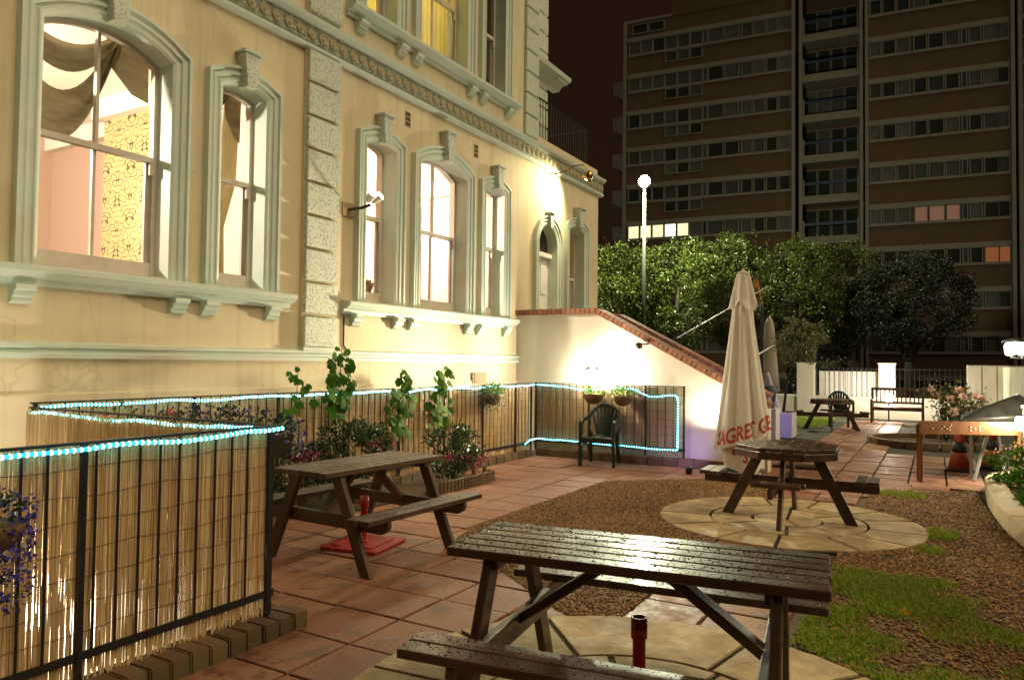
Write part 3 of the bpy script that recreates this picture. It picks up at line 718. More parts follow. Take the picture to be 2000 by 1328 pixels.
bm = bmesh.new(); bm.from_mesh(sv.mesh('slab')); bmesh.ops.bevel(bm, geom=[e for e in bm.edges if all(v.co.z > -.01 for v in e.verts)], offset=.004, segments=1, affect='EDGES')
slab_me = bpy.data.meshes.new('slab'); bm.to_mesh(slab_me); bm.free()
def slab_at(x, y, par, sc=(1, 1)):
    o = link('slab', slab_me, MT['slab'], par); o.location = (x, y, rng.uniform(-.004, .003)); o.rotation_euler = (rng.uniform(-.007, .007), rng.uniform(-.007, .007), rng.uniform(-.008, .008))
    o.scale = (sc[0], sc[1], 1); return o
for i in range(-7, 18):
    for j in range(-7, 7):
        x = 3.43 + SXP * (i - .5); y = 2.71 + SYP * (j - .5)
        cs = [(x + sx * SXP / 2, y + sy * SYP / 2) for sx in (-1, 1) for sy in (-1, 1)]
        if all(inside(c, GRAV) for c in cs) or all(incirc(c, C2, .05) for c in cs) or all(incirc(c, C1, .05) for c in cs): continue
        if x < 2.98 and y > 3.05 + .1: continue
        if y > 5.70 or x > 10.62 or x < .2: continue
        if y < 1.66 and x > 4.05 and not (x > 9.6): continue
        if y < .1: continue
        slab_at(x, y, patio)
# path: two slabs wide between the stone circles, then on to the far end
pp = MB(); pp.add([(3.9, .70, -.024), (22.6, .70, -.024), (22.6, 2.6, -.024), (3.9, 2.6, -.024)], [(0, 1, 2, 3)])
pth = setp(pp.build('garden_path', MT['joint'], None, fix=False), kind='structure')
for i in range(0, 5):
    for j in range(2): slab_at(4.35 + .455 * i, .985 + .435 * j, pth, (1.04, .88))
for i in range(0, 28):
    for j in range(-3, 5):
        x = 10.9 + .455 * i; y = .985 + .435 * j
        if i < 0: continue
        if j < 0 and (x > 14.4 or (x > 10.2 and y < -.45)): continue
        if j > 1 and x > 15.5 and j > 2: continue
        if x > 22.4: continue
        if math.hypot(x - 16.6, y - .1) < 1.05: continue
        slab_at(x, y, pth, (1.04, .88))
for j in range(2): slab_at(9.1, .985 + .435 * j, pth, (1.04, .88)); slab_at(9.56, .985 + .435 * j, pth, (1.04, .88)); slab_at(10.02, .985 + .435 * j, pth, (1.04, .88)); slab_at(10.45, .985 + .435 * j, pth, (1.0, .88))
for j in (-1, -2):
    for x in (9.98, 10.44): slab_at(x + .2, .985 + .435 * j - .04, pth, (1.0, .88))

# circular stone features
def circle(c, name, label, tilt=0.0):
    base = MB().lathe([(c[2] - .01, -.02), (c[2] - .01, .004), (.001, .004)], 64, (c[0], c[1], 0))
    t = setp(base.build(name, MT['joint'], None), kind='structure')
    rings = [(0.0, .30, 2, .3), (.31, .56 * c[2] / 1.2 + .02, 8, .1), (.56 * c[2] / 1.2 + .03, c[2], 14, .35)]
    rings = [(0, .31, 2, .3), (.325, .70, 8, .1), (.715, c[2], 13, .35)]
    for r0, r1, n, ph in rings:
        a = ph + tilt
        cuts = [a + 2 * math.pi * (k + rng.uniform(-.12, .12)) / n for k in range(n)]
        for k in range(n):
            a0 = cuts[k]; a1 = cuts[(k + 1) % n] + (2 * math.pi if k == n - 1 else 0)
            gp = .017
            m = 7; outer = []; inner = []
            for q in range(m + 1):
                u = q / m; d1 = gp / r1; aa = a0 + d1 + (a1 - a0 - 2 * d1) * u; rr = r1 - (.012 if r1 == c[2] else .004) * rng.random()
                outer.append((c[0] + rr * math.cos(aa), c[1] + rr * math.sin(aa)))
                if r0 > 0:
                    d0 = gp / r0; aa = a0 + d0 + (a1 - a0 - 2 * d0) * u; inner.append((c[0] + (r0 + .008) * math.cos(aa), c[1] + (r0 + .008) * math.sin(aa)))
            if r0 == 0: inner = [(c[0] + .012 * math.cos((a0 + a1) / 2), c[1] + .012 * math.sin((a0 + a1) / 2))]
            poly = outer + inner[::-1]
            z = .018 + rng.uniform(-.003, .003)
            MB().prism(poly, .0, z).build('paving_stone', MT['stone'], t, bevel=.003)
    return t
circle(C1, 'stone_circle', ''); circle(C2, 'stone_circle', '', .4)

# gravel: base sheet plus loose stones
def poly_sheet(poly, z, name, mat, kind='structure'):
    mb = MB(); mb.add([(p[0], p[1], z) for p in poly], [tuple(range(len(poly)))])
    return setp(mb.build(name, mat, None, fix=False), kind=kind)
RIGHT = [(3.6, -.9), (3.95, .32), (4.25, .69), (9.75, .69), (10.05, .25), (10.6, -.40), (9.2, -.46), (8.1, -.53), (7.3, -.63), (5, -.95)]
poly_sheet(GRAV, .005, 'gravel_bed', MT['gravelbase']); poly_sheet([(4.2, 1.66), (9.6, 1.66), (9.75, .69), (4.28, .69)], -.022, 'gravel_bed', MT['gravelbase'])
poly_sheet(RIGHT, .004, 'grass_verge', MT['gravelbase'])
def pebbles(poly, n, name, smin, smax, z=.004, keep=None, mat='pebble', margin=0.0):
    xs = [p[0] for p in poly]; ys = [p[1] for p in poly]; P = []
    while len(P) < n:
        X = nrg.uniform(min(xs), max(xs), n); Y = nrg.uniform(min(ys), max(ys), n)
        for x, y in zip(X, Y):
            if inside((x, y), poly) and not incirc((x, y), C1, .0) and not incirc((x, y), C2, .0) and (keep is None or keep(x, y)): P.append((x, y))
            if len(P) >= n: break
    P = np.array(P[:n]); s = nrg.uniform(smin, smax, n)
    base = np.array([(1, 0, 0), (-1, 0, 0), (0, 1, 0), (0, -1, 0), (0, 0, .62), (0, 0, -.4)])
    faces = np.array([(0, 2, 4), (2, 1, 4), (1, 3, 4), (3, 0, 4), (2, 0, 5), (1, 2, 5), (3, 1, 5), (0, 3, 5)])
    V = base[None] * s[:, None, None] * nrg.uniform(.65, 1.3, (n, 6, 1))
    a = nrg.uniform(0, 6.28, n); c, s_ = np.cos(a)[:, None], np.sin(a)[:, None]
    X = V[..., 0] * c - V[..., 1] * s_; Y = V[..., 0] * s_ + V[..., 1] * c
    tilt = nrg.uniform(-.5, .5, (n, 1)); Z = V[..., 2] + X * tilt
    W = np.stack([X + P[:, :1], Y + P[:, 1:], Z + z + s[:, None] * .35], -1).reshape(-1, 3)
    F = (faces[None] + (np.arange(n) * 6)[:, None, None]).reshape(-1, 3)
    o = link(name, np_mesh(name, W, F), MT[mat]); return o
setp(pebbles(GRAV, 26000, 'gravel', .005, .0145), 'brown pea gravel filling the bed between the two stone circles', 'gravel', kind='stuff')
setp(pebbles(RIGHT, 17000, 'gravel', .005, .017), 'loose brown gravel and bark among the grass beside the round picnic table', 'gravel', kind='stuff')
def grass(poly, n, name, h0, h1, keep, z=.0):
    xs = [p[0] for p in poly]; ys = [p[1] for p in poly]
    X = nrg.uniform(min(xs), max(xs), n * 5); Y = nrg.uniform(min(ys), max(ys), n * 5)
    P = np.array([(x, y) for x, y in zip(X, Y) if inside((x, y), poly) and not incirc((x, y), C1) and not incirc((x, y), C2) and keep(x, y)][:n]); n = len(P)
    a = nrg.uniform(0, 6.28, n); h = nrg.uniform(h0, h1, n); w_ = nrg.uniform(.0022, .004, n); l = nrg.uniform(.1, .9, n) * h
    dx, dy = np.cos(a), np.sin(a); b = nrg.uniform(0, 6.28, n)
    V = np.zeros((n, 4, 3)); V[:, 0, 0] = P[:, 0] - dy * w_; V[:, 0, 1] = P[:, 1] + dx * w_; V[:, 1, 0] = P[:, 0] + dy * w_; V[:, 1, 1] = P[:, 1] - dx * w_
    V[:, 2, 0] = P[:, 0] + dx * l * .35 + dy * w_ * .7; V[:, 2, 1] = P[:, 1] + dy * l * .35 - dx * w_ * .7; V[:, 2, 2] = h * .62
    V[:, 3, 0] = P[:, 0] + dx * l; V[:, 3, 1] = P[:, 1] + dy * l; V[:, 3, 2] = h
    V[..., 2] += z
    k = np.arange(n)[:, None] * 4; F = np.concatenate([k + [0, 1, 2], k + [0, 2, 3]], 0)
    return link(name, np_mesh(name, V.reshape(-1, 3), F), MT['grass'])
def patchy(x, y):
    v = math.sin(x * 2.3 + 1.0) * math.cos(y * 3.7 - .5) + .6 * math.sin(x * 5.1 - y * 4.3) + .45 * math.sin(x * 9.7 + y * 8.1) + .35 * math.sin(y * 14 - x * 11.5)
    e = 1.25 - 1.15 * abs(y - (.30 + .02 * x)) / .75 if x < 6.0 else -.9 - .5 * (x - 6)
    if x < 5.0 and y < .1: e += .35
    q = (v * .8 + e - .15) / 1.1
    return rng.random() < max(0, min(1, q)) ** 1.6
setp(grass(RIGHT, 70000, 'grass', .008, .038, patchy), 'patchy short green grass growing beside the picnic tables', 'grass', kind='stuff')
setp(grass([(9.55, .1), (9.5, .72), (9.85, .72), (10.1, .2)], 900, 'grass', .02, .06, lambda x, y: rng.random() < .6), 'tufts of grass along the edge of the slab path', 'grass', kind='stuff')
setp(grass([(8.2, -.2), (8.3, .15), (6.6, .15), (6.5, -.1)], 700, 'grass', .02, .06, lambda x, y: math.hypot(x - 7.6, y - .0) < .22 or math.hypot(x - 6.9, y - .05) < .12), 'weeds at the rim of the stone circle', 'grass', kind='stuff')
LAWN = [(19.2, 2.45), (22.8, 2.45), (22.8, 4.2), (19.2, 4.2)]
poly_sheet(LAWN, -.01, 'lawn', MT['turf']); setp(grass(LAWN, 5000, 'grass', .03, .07, lambda x, y: True), 'strip of lawn by the low boundary wall', 'grass', kind='stuff')
poly_sheet([(14.0, 2.62), (17.6, 2.62), (17.6, 3.6), (14, 3.6)], -.008, 'lawn', MT['turf'])
# planting bed with a kerb of flat stones, far end of the path
poly_sheet([(16.6 + 1.05 * math.cos(a), .1 + 1.05 * math.sin(a)) for a in [2 * math.pi * k / 24 for k in range(24)]], .02, 'planting_bed', MT['mulch'])
t = thing('bed_edging', 'low ring of edging blocks round the mulched rose bed', 'edging', (16.6, .1, 0))
eb = MB().box(-.05, .05, -.125, .125, -.02, .11).mesh('edging_block')
for k in range(24):
    a = 2 * math.pi * k / 24; o = link('edging_block', eb, MT['kerbbrick'], t); o.location = (16.6 + 1.08 * math.cos(a), .1 + 1.08 * math.sin(a), 0); o.rotation_euler = (0, 0, a)

t = thing('violet_lamp', 'small black ground spotlight washing the foot of the stair wall violet', 'lamp', (10.0, 2.95, 0))
MB().lathe([(.04, 0), (.05, .08), (.03, .10)], 10, (10.0, 2.95, 0)).build('head', MT['lampblack'], t, True)
lamp('SPOT', (10.02, 2.97, .14), 15, (.50, .34, 1.0), .05, 'violet_light', (10.7, 3.35, .30), 110, .9)
# ================================================================== RAILINGS, REED SCREENS, ROPE LIGHTS, KERBS
FT = 1.13
def fence(a, b, z0, z1, posts, sp, label, zb):
    """a,b = plan ends; posts = distances of thick posts along it"""
    a = Vector((*a, 0)); b = Vector((*b, 0)); d = (b - a); L = d.length; d.normalize()
    t = thing('railing_fence', label, 'fence', tuple(a + d * L / 2), 0)
    MB().beam(a + Vector((0, 0, z1)), b + Vector((0, 0, z1)), .03, .012).build('top_rail', MT['black_metal'], t)
    MB().beam(a + Vector((0, 0, zb)), b + Vector((0, 0, zb)), .012, .035).build('bottom_rail', MT['black_metal'], t)
    pme = MB().box(-.012, .012, -.012, .012, z0, z1 + .004).mesh('post'); bme = MB().tube([(0, 0, zb), (0, 0, z1)], .0062, 6).mesh('bar')
    for s in posts: o = link('post', pme, MT['black_metal'], t); o.location = a + d * s
    n = int(L / sp)
    for k in range(n + 1):
        s = posts[0] % sp + k * sp
        if s > L - .03 or s < .02 or any(abs(s - p) < .05 for p in posts): continue
        o = link('bar', bme, MT['black_metal'], t); o.location = a + d * s
    return t
F1 = fence((.85, 3.2), (2.92, 3.2), .08, FT, [.03, 1.0, 2.03], .1027, 'black iron railing at the front edge of the basement area', .215)
F2 = fence((2.92, 3.2), (2.92, 5.74), .08, FT, [.035, 1.25, 2.5], .1027, 'black iron railing returning from the front corner towards the pub wall', .215)
F3 = fence((2.92, 5.74), (10.62, 5.74), .04, FT + .03, [.03, 1.37, 2.34, 3.3, 4.27, 5.24, 6.2, 7.17, 7.68], .108, 'long black iron railing running along the foot of the pub wall', .2)
F4 = fence((10.63, 5.70), (10.63, 3.19), .1, FT + .04, [.03, .97, 1.9, 2.49], .121, 'black iron railing panel set against the sloping stair wall', .24)
def reeds(a, b, z0, z1, off, label, dens=150, thick=(.0027, .0044), gap=None, ragged=.03):
    a = Vector((*a, 0)); b = Vector((*b, 0)); d = (b - a); L = d.length; d.normalize(); nn = Vector((-d.y, d.x, 0)) * off
    t = thing('reed_screen', label, 'screen', tuple(a + d * L / 2 + nn))
    n = int(L * dens); V = []; F = []; c = 0; k = 5; segs = 4
    for i in range(n):
        s = (i + rng.uniform(-.45, .45)) * L / n; r_ = rng.uniform(*thick)
        if gap and rng.random() < gap(s / L): continue
        zb = z0 + rng.uniform(-ragged, ragged); zt = z1 + rng.uniform(-.012, .02)
        if rng.random() < .06: zb += rng.uniform(.05, .4)
        ln = rng.gauss(0, .006); lw = rng.gauss(0, .0035); dp = rng.uniform(-.005, .005)
        for q in range(segs + 1):
            u = q / segs; z = zb + (zt - zb) * u
            p = a + d * (s + ln * (u - .5) + lw * math.sin(u * 7 + i)) + nn * 1.0 + Vector((-d.y, d.x, 0)) * (dp + .003 * math.sin(u * 5 + i * 1.3))
            for j in range(k):
                th = 2 * math.pi * j / k
                V.append((p.x + d.x * r_ * math.cos(th) - d.y * r_ * math.sin(th), p.y + d.y * r_ * math.cos(th) + d.x * r_ * math.sin(th), z))
        for q in range(segs):
            for j in range(k): F.append((c + q * k + j, c + q * k + (j + 1) % k, c + (q + 1) * k + (j + 1) % k, c + (q + 1) * k + j))
        c += (segs + 1) * k
    o = link('reeds', np_mesh('reeds', V, F, True), MT['reed'], t); setp(o, kind='stuff')
    mb = MB(); z = z0 + .08
    while z < z1:
        pts = []
        m = max(3, int(L / .16))
        for i in range(m + 1):
            p = a + d * (L * i / m) + nn + Vector((-d.y, d.x, 0)) * (-.010 if off > 0 else .010) * 1.0; p.z = z + .008 * math.sin(i * 1.7 + z * 20) + rng.uniform(-.004, .004); pts.append(p)
        mb.tube(pts, .0014, 4, False); z += .118
    mb.build('binding_wire', MT['wire'], t)
    return t
reeds((.8, 3.2), (2.90, 3.2), .115, FT - .02, .026, 'golden reed screen on the railing at the front edge of the basement area', 262, gap=lambda u: .01)
reeds((2.92, 3.22), (2.92, 5.74), .09, FT - .03, .026, 'reed screen on the railing that returns towards the pub wall', 185)
reeds((2.95, 5.74), (10.6, 5.74), .09, FT + .005, .026, 'long reed screen on the railing along the foot of the pub wall', 150, gap=lambda u: .16 if u < .42 or .64 < u < .70 else .04)
reeds((10.63, 5.70), (10.63, 3.2), .13, FT + .02, .035, 'reed screen panel hung against the sloping stair wall', 165)
def rope(pts, label, sp=.031, r_=.0092):
    pts = [Vector(p) for p in pts]
    P = [pts[0]]
    for a, b in zip(pts[:-1], pts[1:]):
        L = (b - a).length; n = max(1, int(L / .12))
        for i in range(n): P.append(a + (b - a) * ((i + 1) / n) + Vector((0, 0, rng.uniform(-.007, .006) + .006 * math.sin(len(P) * .9))))
    t = thing('rope_light', label, 'rope light', tuple(P[len(P) // 2]))
    MB().tube(P, r_, 6).build('tube', MT['rope_tube'], t, True)
    # lit beads inside the tube
    mb = MB(); acc = 0.0
    for a, b in zip(P[:-1], P[1:]):
        L = (b - a).length; s = sp - acc
        while s < L:
            c = a + (b - a) * (s / L); mb.sphere(c, r_ * 1.22, 6, 4, .9); s += sp
        acc = L - (s - sp)
    setp(mb.build('glowing_bead', MT['rope_bulb'], t, True), kind='stuff')
    return t
rope([(.8, 3.175, 1.10), (1.6, 3.175, 1.105), (2.94, 3.172, 1.11)], 'cyan rope light along the top of the front basement railing')
rope([(2.90, 3.25, 1.105), (2.90, 4.3, 1.09), (2.90, 5.72, 1.10)], 'cyan rope light on the railing returning to the pub wall')
rope([(2.95, 5.715, 1.125)] + [(3.4 + i * .5, 5.712, 1.13 + .008 * math.sin(i * 2.2)) for i in range(15)] + [(10.60, 5.70, 1.14)], 'cyan rope light along the long railing beneath the pub windows')
rope([(10.60, 5.66, 1.14), (10.605, 5.1, 1.12), (10.6, 4.85, 1.08), (10.6, 4.4, 1.10), (10.6, 4.15, 1.13), (10.6, 3.98, 1.12), (10.6, 3.85, 1.06), (10.6, 3.72, 1.01), (10.6, 3.60, 1.0), (10.6, 3.48, 1.02), (10.6, 3.38, 1.045), (10.6, 3.31, 1.03), (10.6, 3.29, .95), (10.6, 3.295, .5), (10.6, 3.30, .235), (10.6, 4.3, .25), (10.6, 5.2, .27), (10.6, 5.62, .275), (10.45, 5.68, .25), (10.3, 5.69, .19)], 'cyan rope light looping round the reed panel on the stair wall', .04)
# brick kerbs under the railings
def kerb(a, b, wd, ht, label, mat='kerbbrick', L0=.105):
    a = Vector((*a, 0)); b = Vector((*b, 0)); d = b - a; L = d.length; d.normalize(); n = int(L / L0); an = math.atan2(d.y, d.x)
    t = thing('brick_kerb', label, 'kerb', tuple(a + d * L / 2))
    bm = bmesh.new(); bm.from_mesh(MB().box(-L / n / 2 + .004, L / n / 2 - .004, -wd / 2, wd / 2, -.02, ht).mesh('x')); bmesh.ops.bevel(bm, geom=bm.edges[:], offset=.008, segments=2, affect='EDGES')
    me = bpy.data.meshes.new('brick'); bm.to_mesh(me); bm.free()
    for i in range(n):
        o = link('brick', me, MT[mat], t); o.location = a + d * ((i + .5) * L / n) + Vector((-d.y, d.x, 0)) * rng.uniform(-.006, .006) + Vector((0, 0, rng.uniform(-.006, .004))); o.rotation_euler = (rng.uniform(-.02, .02), 0, an + rng.uniform(-.03, .03))
    MB().beam(a + Vector((0, 0, ht * .4)), b + Vector((0, 0, ht * .4)), wd * .86, ht * .8).build('mortar', MT['joint'], t)
    return t
kerb((.7, 3.185), (3.08, 3.185), .21, .095, 'mossy brick kerb beneath the front basement railing')
kerb((2.97, 3.3), (2.97, 5.64), .16, .095, 'brick kerb beneath the returning railing beside the left picnic table')
kerb((3.06, 5.73), (10.5, 5.73), .17, .10, 'brick kerb beneath the long railing under the pub windows', L0=.22)
kerb((10.62, 5.62), (10.62, 2.1), .16, .12, 'dark brick kerb at the foot of the stair wall panel', L0=.22)
# lamp down in the basement area, uplights behind the long railing
t = thing('basement_lamp', 'round lamp glowing behind the reeds down in the basement area', 'lamp', (2.80, 5.35, -.3))
MB().box(2.86, 2.93, 5.3, 5.42, -.36, -.2).build('bracket', MT['lampblack'], t); MB().sphere((2.76, 5.36, -.27), .085, 14, 8).build('globe', MT['bulb_white'], t, True)
lamp('POINT', (2.58, 5.30, -.25), 80, FLOOD, .08, 'basement_light')
for x, e in ((4.4, 12), (6.3, 10), (8.4, 10), (9.9, 16)):
    t = thing('uplight', 'small black uplight in the gap behind the long reed screen', 'lamp', (x, 5.92, -.55), 0, 'uplights behind the long reed screen')
    MB().lathe([(.06, -.05), (.06, .06), (.05, .07)], 12, (x, 5.92, -.55)).build('housing', MT['lampblack'], t, True); MB().lathe([(.045, .0705), (.001, .074)], 12, (x, 5.92, -.55)).build('lens', MT['bulb_warm'], t, True)
    lamp('SPOT', (x, 5.92, -.44), e * 2.4, (1, .87, .62), .05, 'uplight_light', (x, 6.02, 1.2), 140, .8)

# ================================================================== PICNIC TABLES
def drops(parent, rects, n, z, local=True, smin=.0014, smax=.0042):
    V = []; F = []; c = 0
    for i in range(n):
        x0, x1, y0, y1, zz = rng.choice(rects); x = rng.uniform(x0, x1); y = rng.uniform(y0, y1); r_ = rng.uniform(smin, smax) * (1.8 if rng.random() < .08 else 1); k = 6
        e = rng.uniform(.7, 1.5)
        for j in range(k): t_ = 2 * math.pi * j / k; V.append((x + r_ * e * math.cos(t_), y + r_ / e * math.sin(t_), zz + .0004))
        for j in range(k): t_ = 2 * math.pi * j / k; V.append((x + .6 * r_ * e * math.cos(t_), y + .6 * r_ / e * math.sin(t_), zz + .0004 + r_ * .38))
        V.append((x, y, zz + .0004 + r_ * .5))
        for j in range(k): F.append((c + j, c + (j + 1) % k, c + k + (j + 1) % k)); F.append((c + j, c + k + (j + 1) % k, c + k + j)); F.append((c + k + j, c + k + (j + 1) % k, c + 2 * k))
        c += 2 * k + 1
    o = link('raindrops', np_mesh('raindrops', V, F, True), MT['water'], parent, True); setp(o, kind='stuff')
def plank(parent, a, b, w_, h_, name, mat, bev=.006, up=(0, 0, 1)):
    # each plank is its own mesh at its own origin
    return MB().beam(a, b, w_, h_, up).build(name, MT[mat], parent, local=True, bevel=bev)
def picnic(name, label, L, loc, rz, mat='tablewood', nd=0, ntop=6, W=.56, group=None):
    t = bpy.data.objects.new(name, None); col.objects.link(t); t.location = loc; t.rotation_euler = (0, 0, rz); setp(t, label, 'picnic table', group)
    pw = W / ntop; H_ = .715; hl = L / 2
    for i in range(ntop):
        y = -W / 2 + pw * (i + .5); e = rng.uniform(-.006, .006)
        plank(t, (-hl + e, y, H_ - .019 + rng.uniform(-.0015, .0015)), (hl + e, y, H_ - .019 + rng.uniform(-.0015, .0015)), pw - .009, .038, 'top_plank', mat)
    for s in (-1, 1):
        for q in (0, 1):
            y = s * (.52 + .105 * q); plank(t, (-hl + rng.uniform(-.008, .008), y, .415), (hl + rng.uniform(-.008, .008), y, .415 + rng.uniform(-.002, .002)), .098, .036, 'seat_plank', mat)
        x = s * (hl - .20)
        plank(t, (x, -W / 2 + .03, H_ - .06), (x, W / 2 - .03, H_ - .06), .04, .045, 'batten', mat)
        MB().xz([(-.64, .315), (-.66, .345), (-.66, .395), (.66, .395), (.66, .345), (.64, .315), (.60, .300), (-.60, .300)], -.02, .02)
        bm_ = MB().yz([(-.655, .33), (-.67, .36), (-.665, .396), (.665, .396), (.67, .36), (.655, .33), (.60, .300), (-.60, .300)], x - s * .022 - .02, x - s * .022 + .02).build('cross_beam', MT[mat], t, local=True, bevel=.006)
        for k in (-1, 1):
            ya, yb = k * .20, k * .50
            lg = MB(); w_ = .05
            lg.yz([(yb - w_, 0), (yb + w_, 0), (ya + w_, H_ - .04), (ya - w_, H_ - .04)], x + s * .022 - .02, x + s * .022 + .02).build('leg', MT[mat], t, local=True, bevel=.006)
        plank(t, (x - s * .03, 0, .37), (s * .10, 0, H_ - .055), .09, .04, 'brace', mat, up=(0, 1, 0) if False else (0, 0, 1))
    if nd:
        drops(t, [(-hl, hl, -W / 2 + pw * i + .006, -W / 2 + pw * (i + 1) - .006, H_) for i in range(ntop)], nd, H_)
        drops(t, [(-hl, hl, s * (.52 + .105 * q) - .045, s * (.52 + .105 * q) + .045, .433) for s in (-1, 1) for q in (0, 1)], nd // 2, 0)
    # water film lying in patches on the top and seats
    rr = []
    mb = MB()
    for i in range(0):
        top_ = rng.random() < .7
        x = rng.uniform(-hl + .05, hl - .05)
        if top_: k = rng.randrange(ntop); y = -W / 2 + pw * (k + .5); z = H_ + .0016; ww = pw * .36
        else: y = rng.choice((-1, 1)) * (.52 + .105 * rng.randrange(2)); z = .4345; ww = .034
        n = 9; lx = rng.uniform(.012, .07); pts = []
        for j in range(n):
            a = 2 * math.pi * j / n; k2 = rng.uniform(.6, 1.1); pts.append((x + lx * k2 * math.cos(a), y + ww * k2 * rng.uniform(.5, 1) * math.sin(a), z))
        mb.add(pts, [tuple(range(n))])
    if mb.v: setp(mb.build('water_film', MT['water'], t, local=True, fix=False), kind='stuff')
    return t
picnic('picnic_table', 'dark wet picnic table standing over the red stub pole on a stone circle', 1.48, (2.93, 1.085, .012), R(-90 + 7.5), nd=2200)
picnic('picnic_table', 'brown picnic table on the slabs beside the reed fence, over a red square base', 1.32, (4.46, 3.90, 0), R(-2.5), mat='tablewood_pale', nd=700)
def octo(name, label, loc, rz, mat, s_=1.0, group=None):
    t = bpy.data.objects.new(name, None); col.objects.link(t); t.location = loc; t.rotation_euler = (0, 0, rz); setp(t, label, 'picnic table', group)
    H_ = .72; r_ = .49
    oc = [(r_ * math.cos(R(22.5 + 45 * k)), r_ * math.sin(R(22.5 + 45 * k))) for k in range(8)]
    hw = oc[0][0]; n = 8
    def clip(y):   # half-length of the octagon at y
        y = abs(y); a = r_ * math.sin(R(22.5)); b = r_ * math.cos(R(22.5))
        return b if y <= a else b - (y - a)
    for i in range(n):
        y0 = -hw + 2 * hw * i / n + .004; y1 = -hw + 2 * hw * (i + 1) / n - .004
        poly = [(-clip(y0), y0), (clip(y0), y0)]
        for yb in (-r_ * math.sin(R(22.5)), r_ * math.sin(R(22.5))):
            if y0 < yb < y1: poly.append((clip(yb), yb))
        poly += [(clip(y1), y1), (-clip(y1), y1)]
        for yb in (r_ * math.sin(R(22.5)), -r_ * math.sin(R(22.5))):
            if y0 < yb < y1: poly.append((-clip(yb), yb))
        MB().prism(poly, H_ - .034, H_).build('top_plank', MT[mat], t, local=True, bevel=.004)
    for k in range(8):
        a, b = oc[k], oc[(k + 1) % 8]; f = .985
        plank(t, (a[0] * f, a[1] * f, H_ - .072), (b[0] * f, b[1] * f, H_ - .072), .03, .07, 'apron', mat)
    for k in range(4):
        a = R(90 * k); d = Vector((math.cos(a), math.sin(a), 0)); sd = Vector((-d.y, d.x, 0))
        for q, rr in ((0, .655), (1, .755)):
            hl = .235 - .03 * q; plank(t, d * rr - sd * hl + Vector((0, 0, .425)), d * rr + sd * hl + Vector((0, 0, .425)), .095, .036, 'seat_plank', mat)
        lo = MB(); Lm = Matrix.Rotation(a, 4, 'Z')
        poly = [(.57 - .055, 0), (.57 + .055, 0), (.24 + .055, H_ - .05), (.24 - .055, H_ - .05)]
        vs_ = [Lm @ Vector((p[0], yy, p[1])) for yy in (-.02, .02) for p in poly]
        lo.add(vs_, [(0, 1, 2, 3), (7, 6, 5, 4), (0, 4, 5, 1), (1, 5, 6, 2), (2, 6, 7, 3), (3, 7, 4, 0)]); lo.build('leg', MT[mat], t, local=True, bevel=.005)
    plank(t, (.03, -.80, .355), (.03, .80, .355), .042, .095, 'cross_beam', mat); plank(t, (-.80, .045, .352), (.80, .045, .352), .042, .09, 'cross_beam', mat)
    return t
octo('octagonal_picnic_table', 'octagonal picnic table with four short benches on its own stone circle', (7.56, 1.26, .012), R(2), 'tablewood')
drops(bpy.data.objects['octagonal_picnic_table'], [(-.33, .33, -.33, .33, .72)], 260, 0)
octo('octagonal_picnic_table', 'distant octagonal picnic table by the lawn with a green chair behind it', (18.75, 2.15, 0), R(8), 'tablewood_pale')
# red parasol bases
def redbase(loc, h, label, rz, group=None):
    t = thing('parasol_base', label, 'parasol base', loc, rz)
    x, y, z = loc
    MB().prism([(-.25, -.25), (.25, -.25), (.25, .25), (-.25, .25)], .0, .035, Matrix.Translation(loc) @ Matrix.Rotation(rz, 4, 'Z')).build('base_plate', MT['redplastic'], t, bevel=.012)
    M_ = Matrix.Translation(loc) @ Matrix.Rotation(rz, 4, 'Z')
    for s in (-1, 1): MB().prism([(-.2, s * .13 - .05), (.2, s * .13 - .05), (.2, s * .13 + .05), (-.2, s * .13 + .05)], .035, .045, M_).build('raised_rib', MT['redplastic'], t, bevel=.004)
    MB().lathe([(.045, .03), (.032, .05), (.027, .06), (.027, h - .09), (.034, h - .085), (.034, h), (.026, h), (.026, h - .05), (.001, h - .06)], 14, loc).build('tube_socket', MT['redplastic'], t, True)
    MB().tube([(x - .03, y, z + h - .04), (x - .055, y, z + h - .04)], .012, 8).build('clamp_screw', MT['redplastic'], t)
redbase((4.62, 4.03, 0), .40, 'red plastic parasol base on the slabs under the brown picnic table', R(10))
redbase((2.96, 1.08, .016), .43, 'red parasol socket rising under the wet picnic table', R(20))

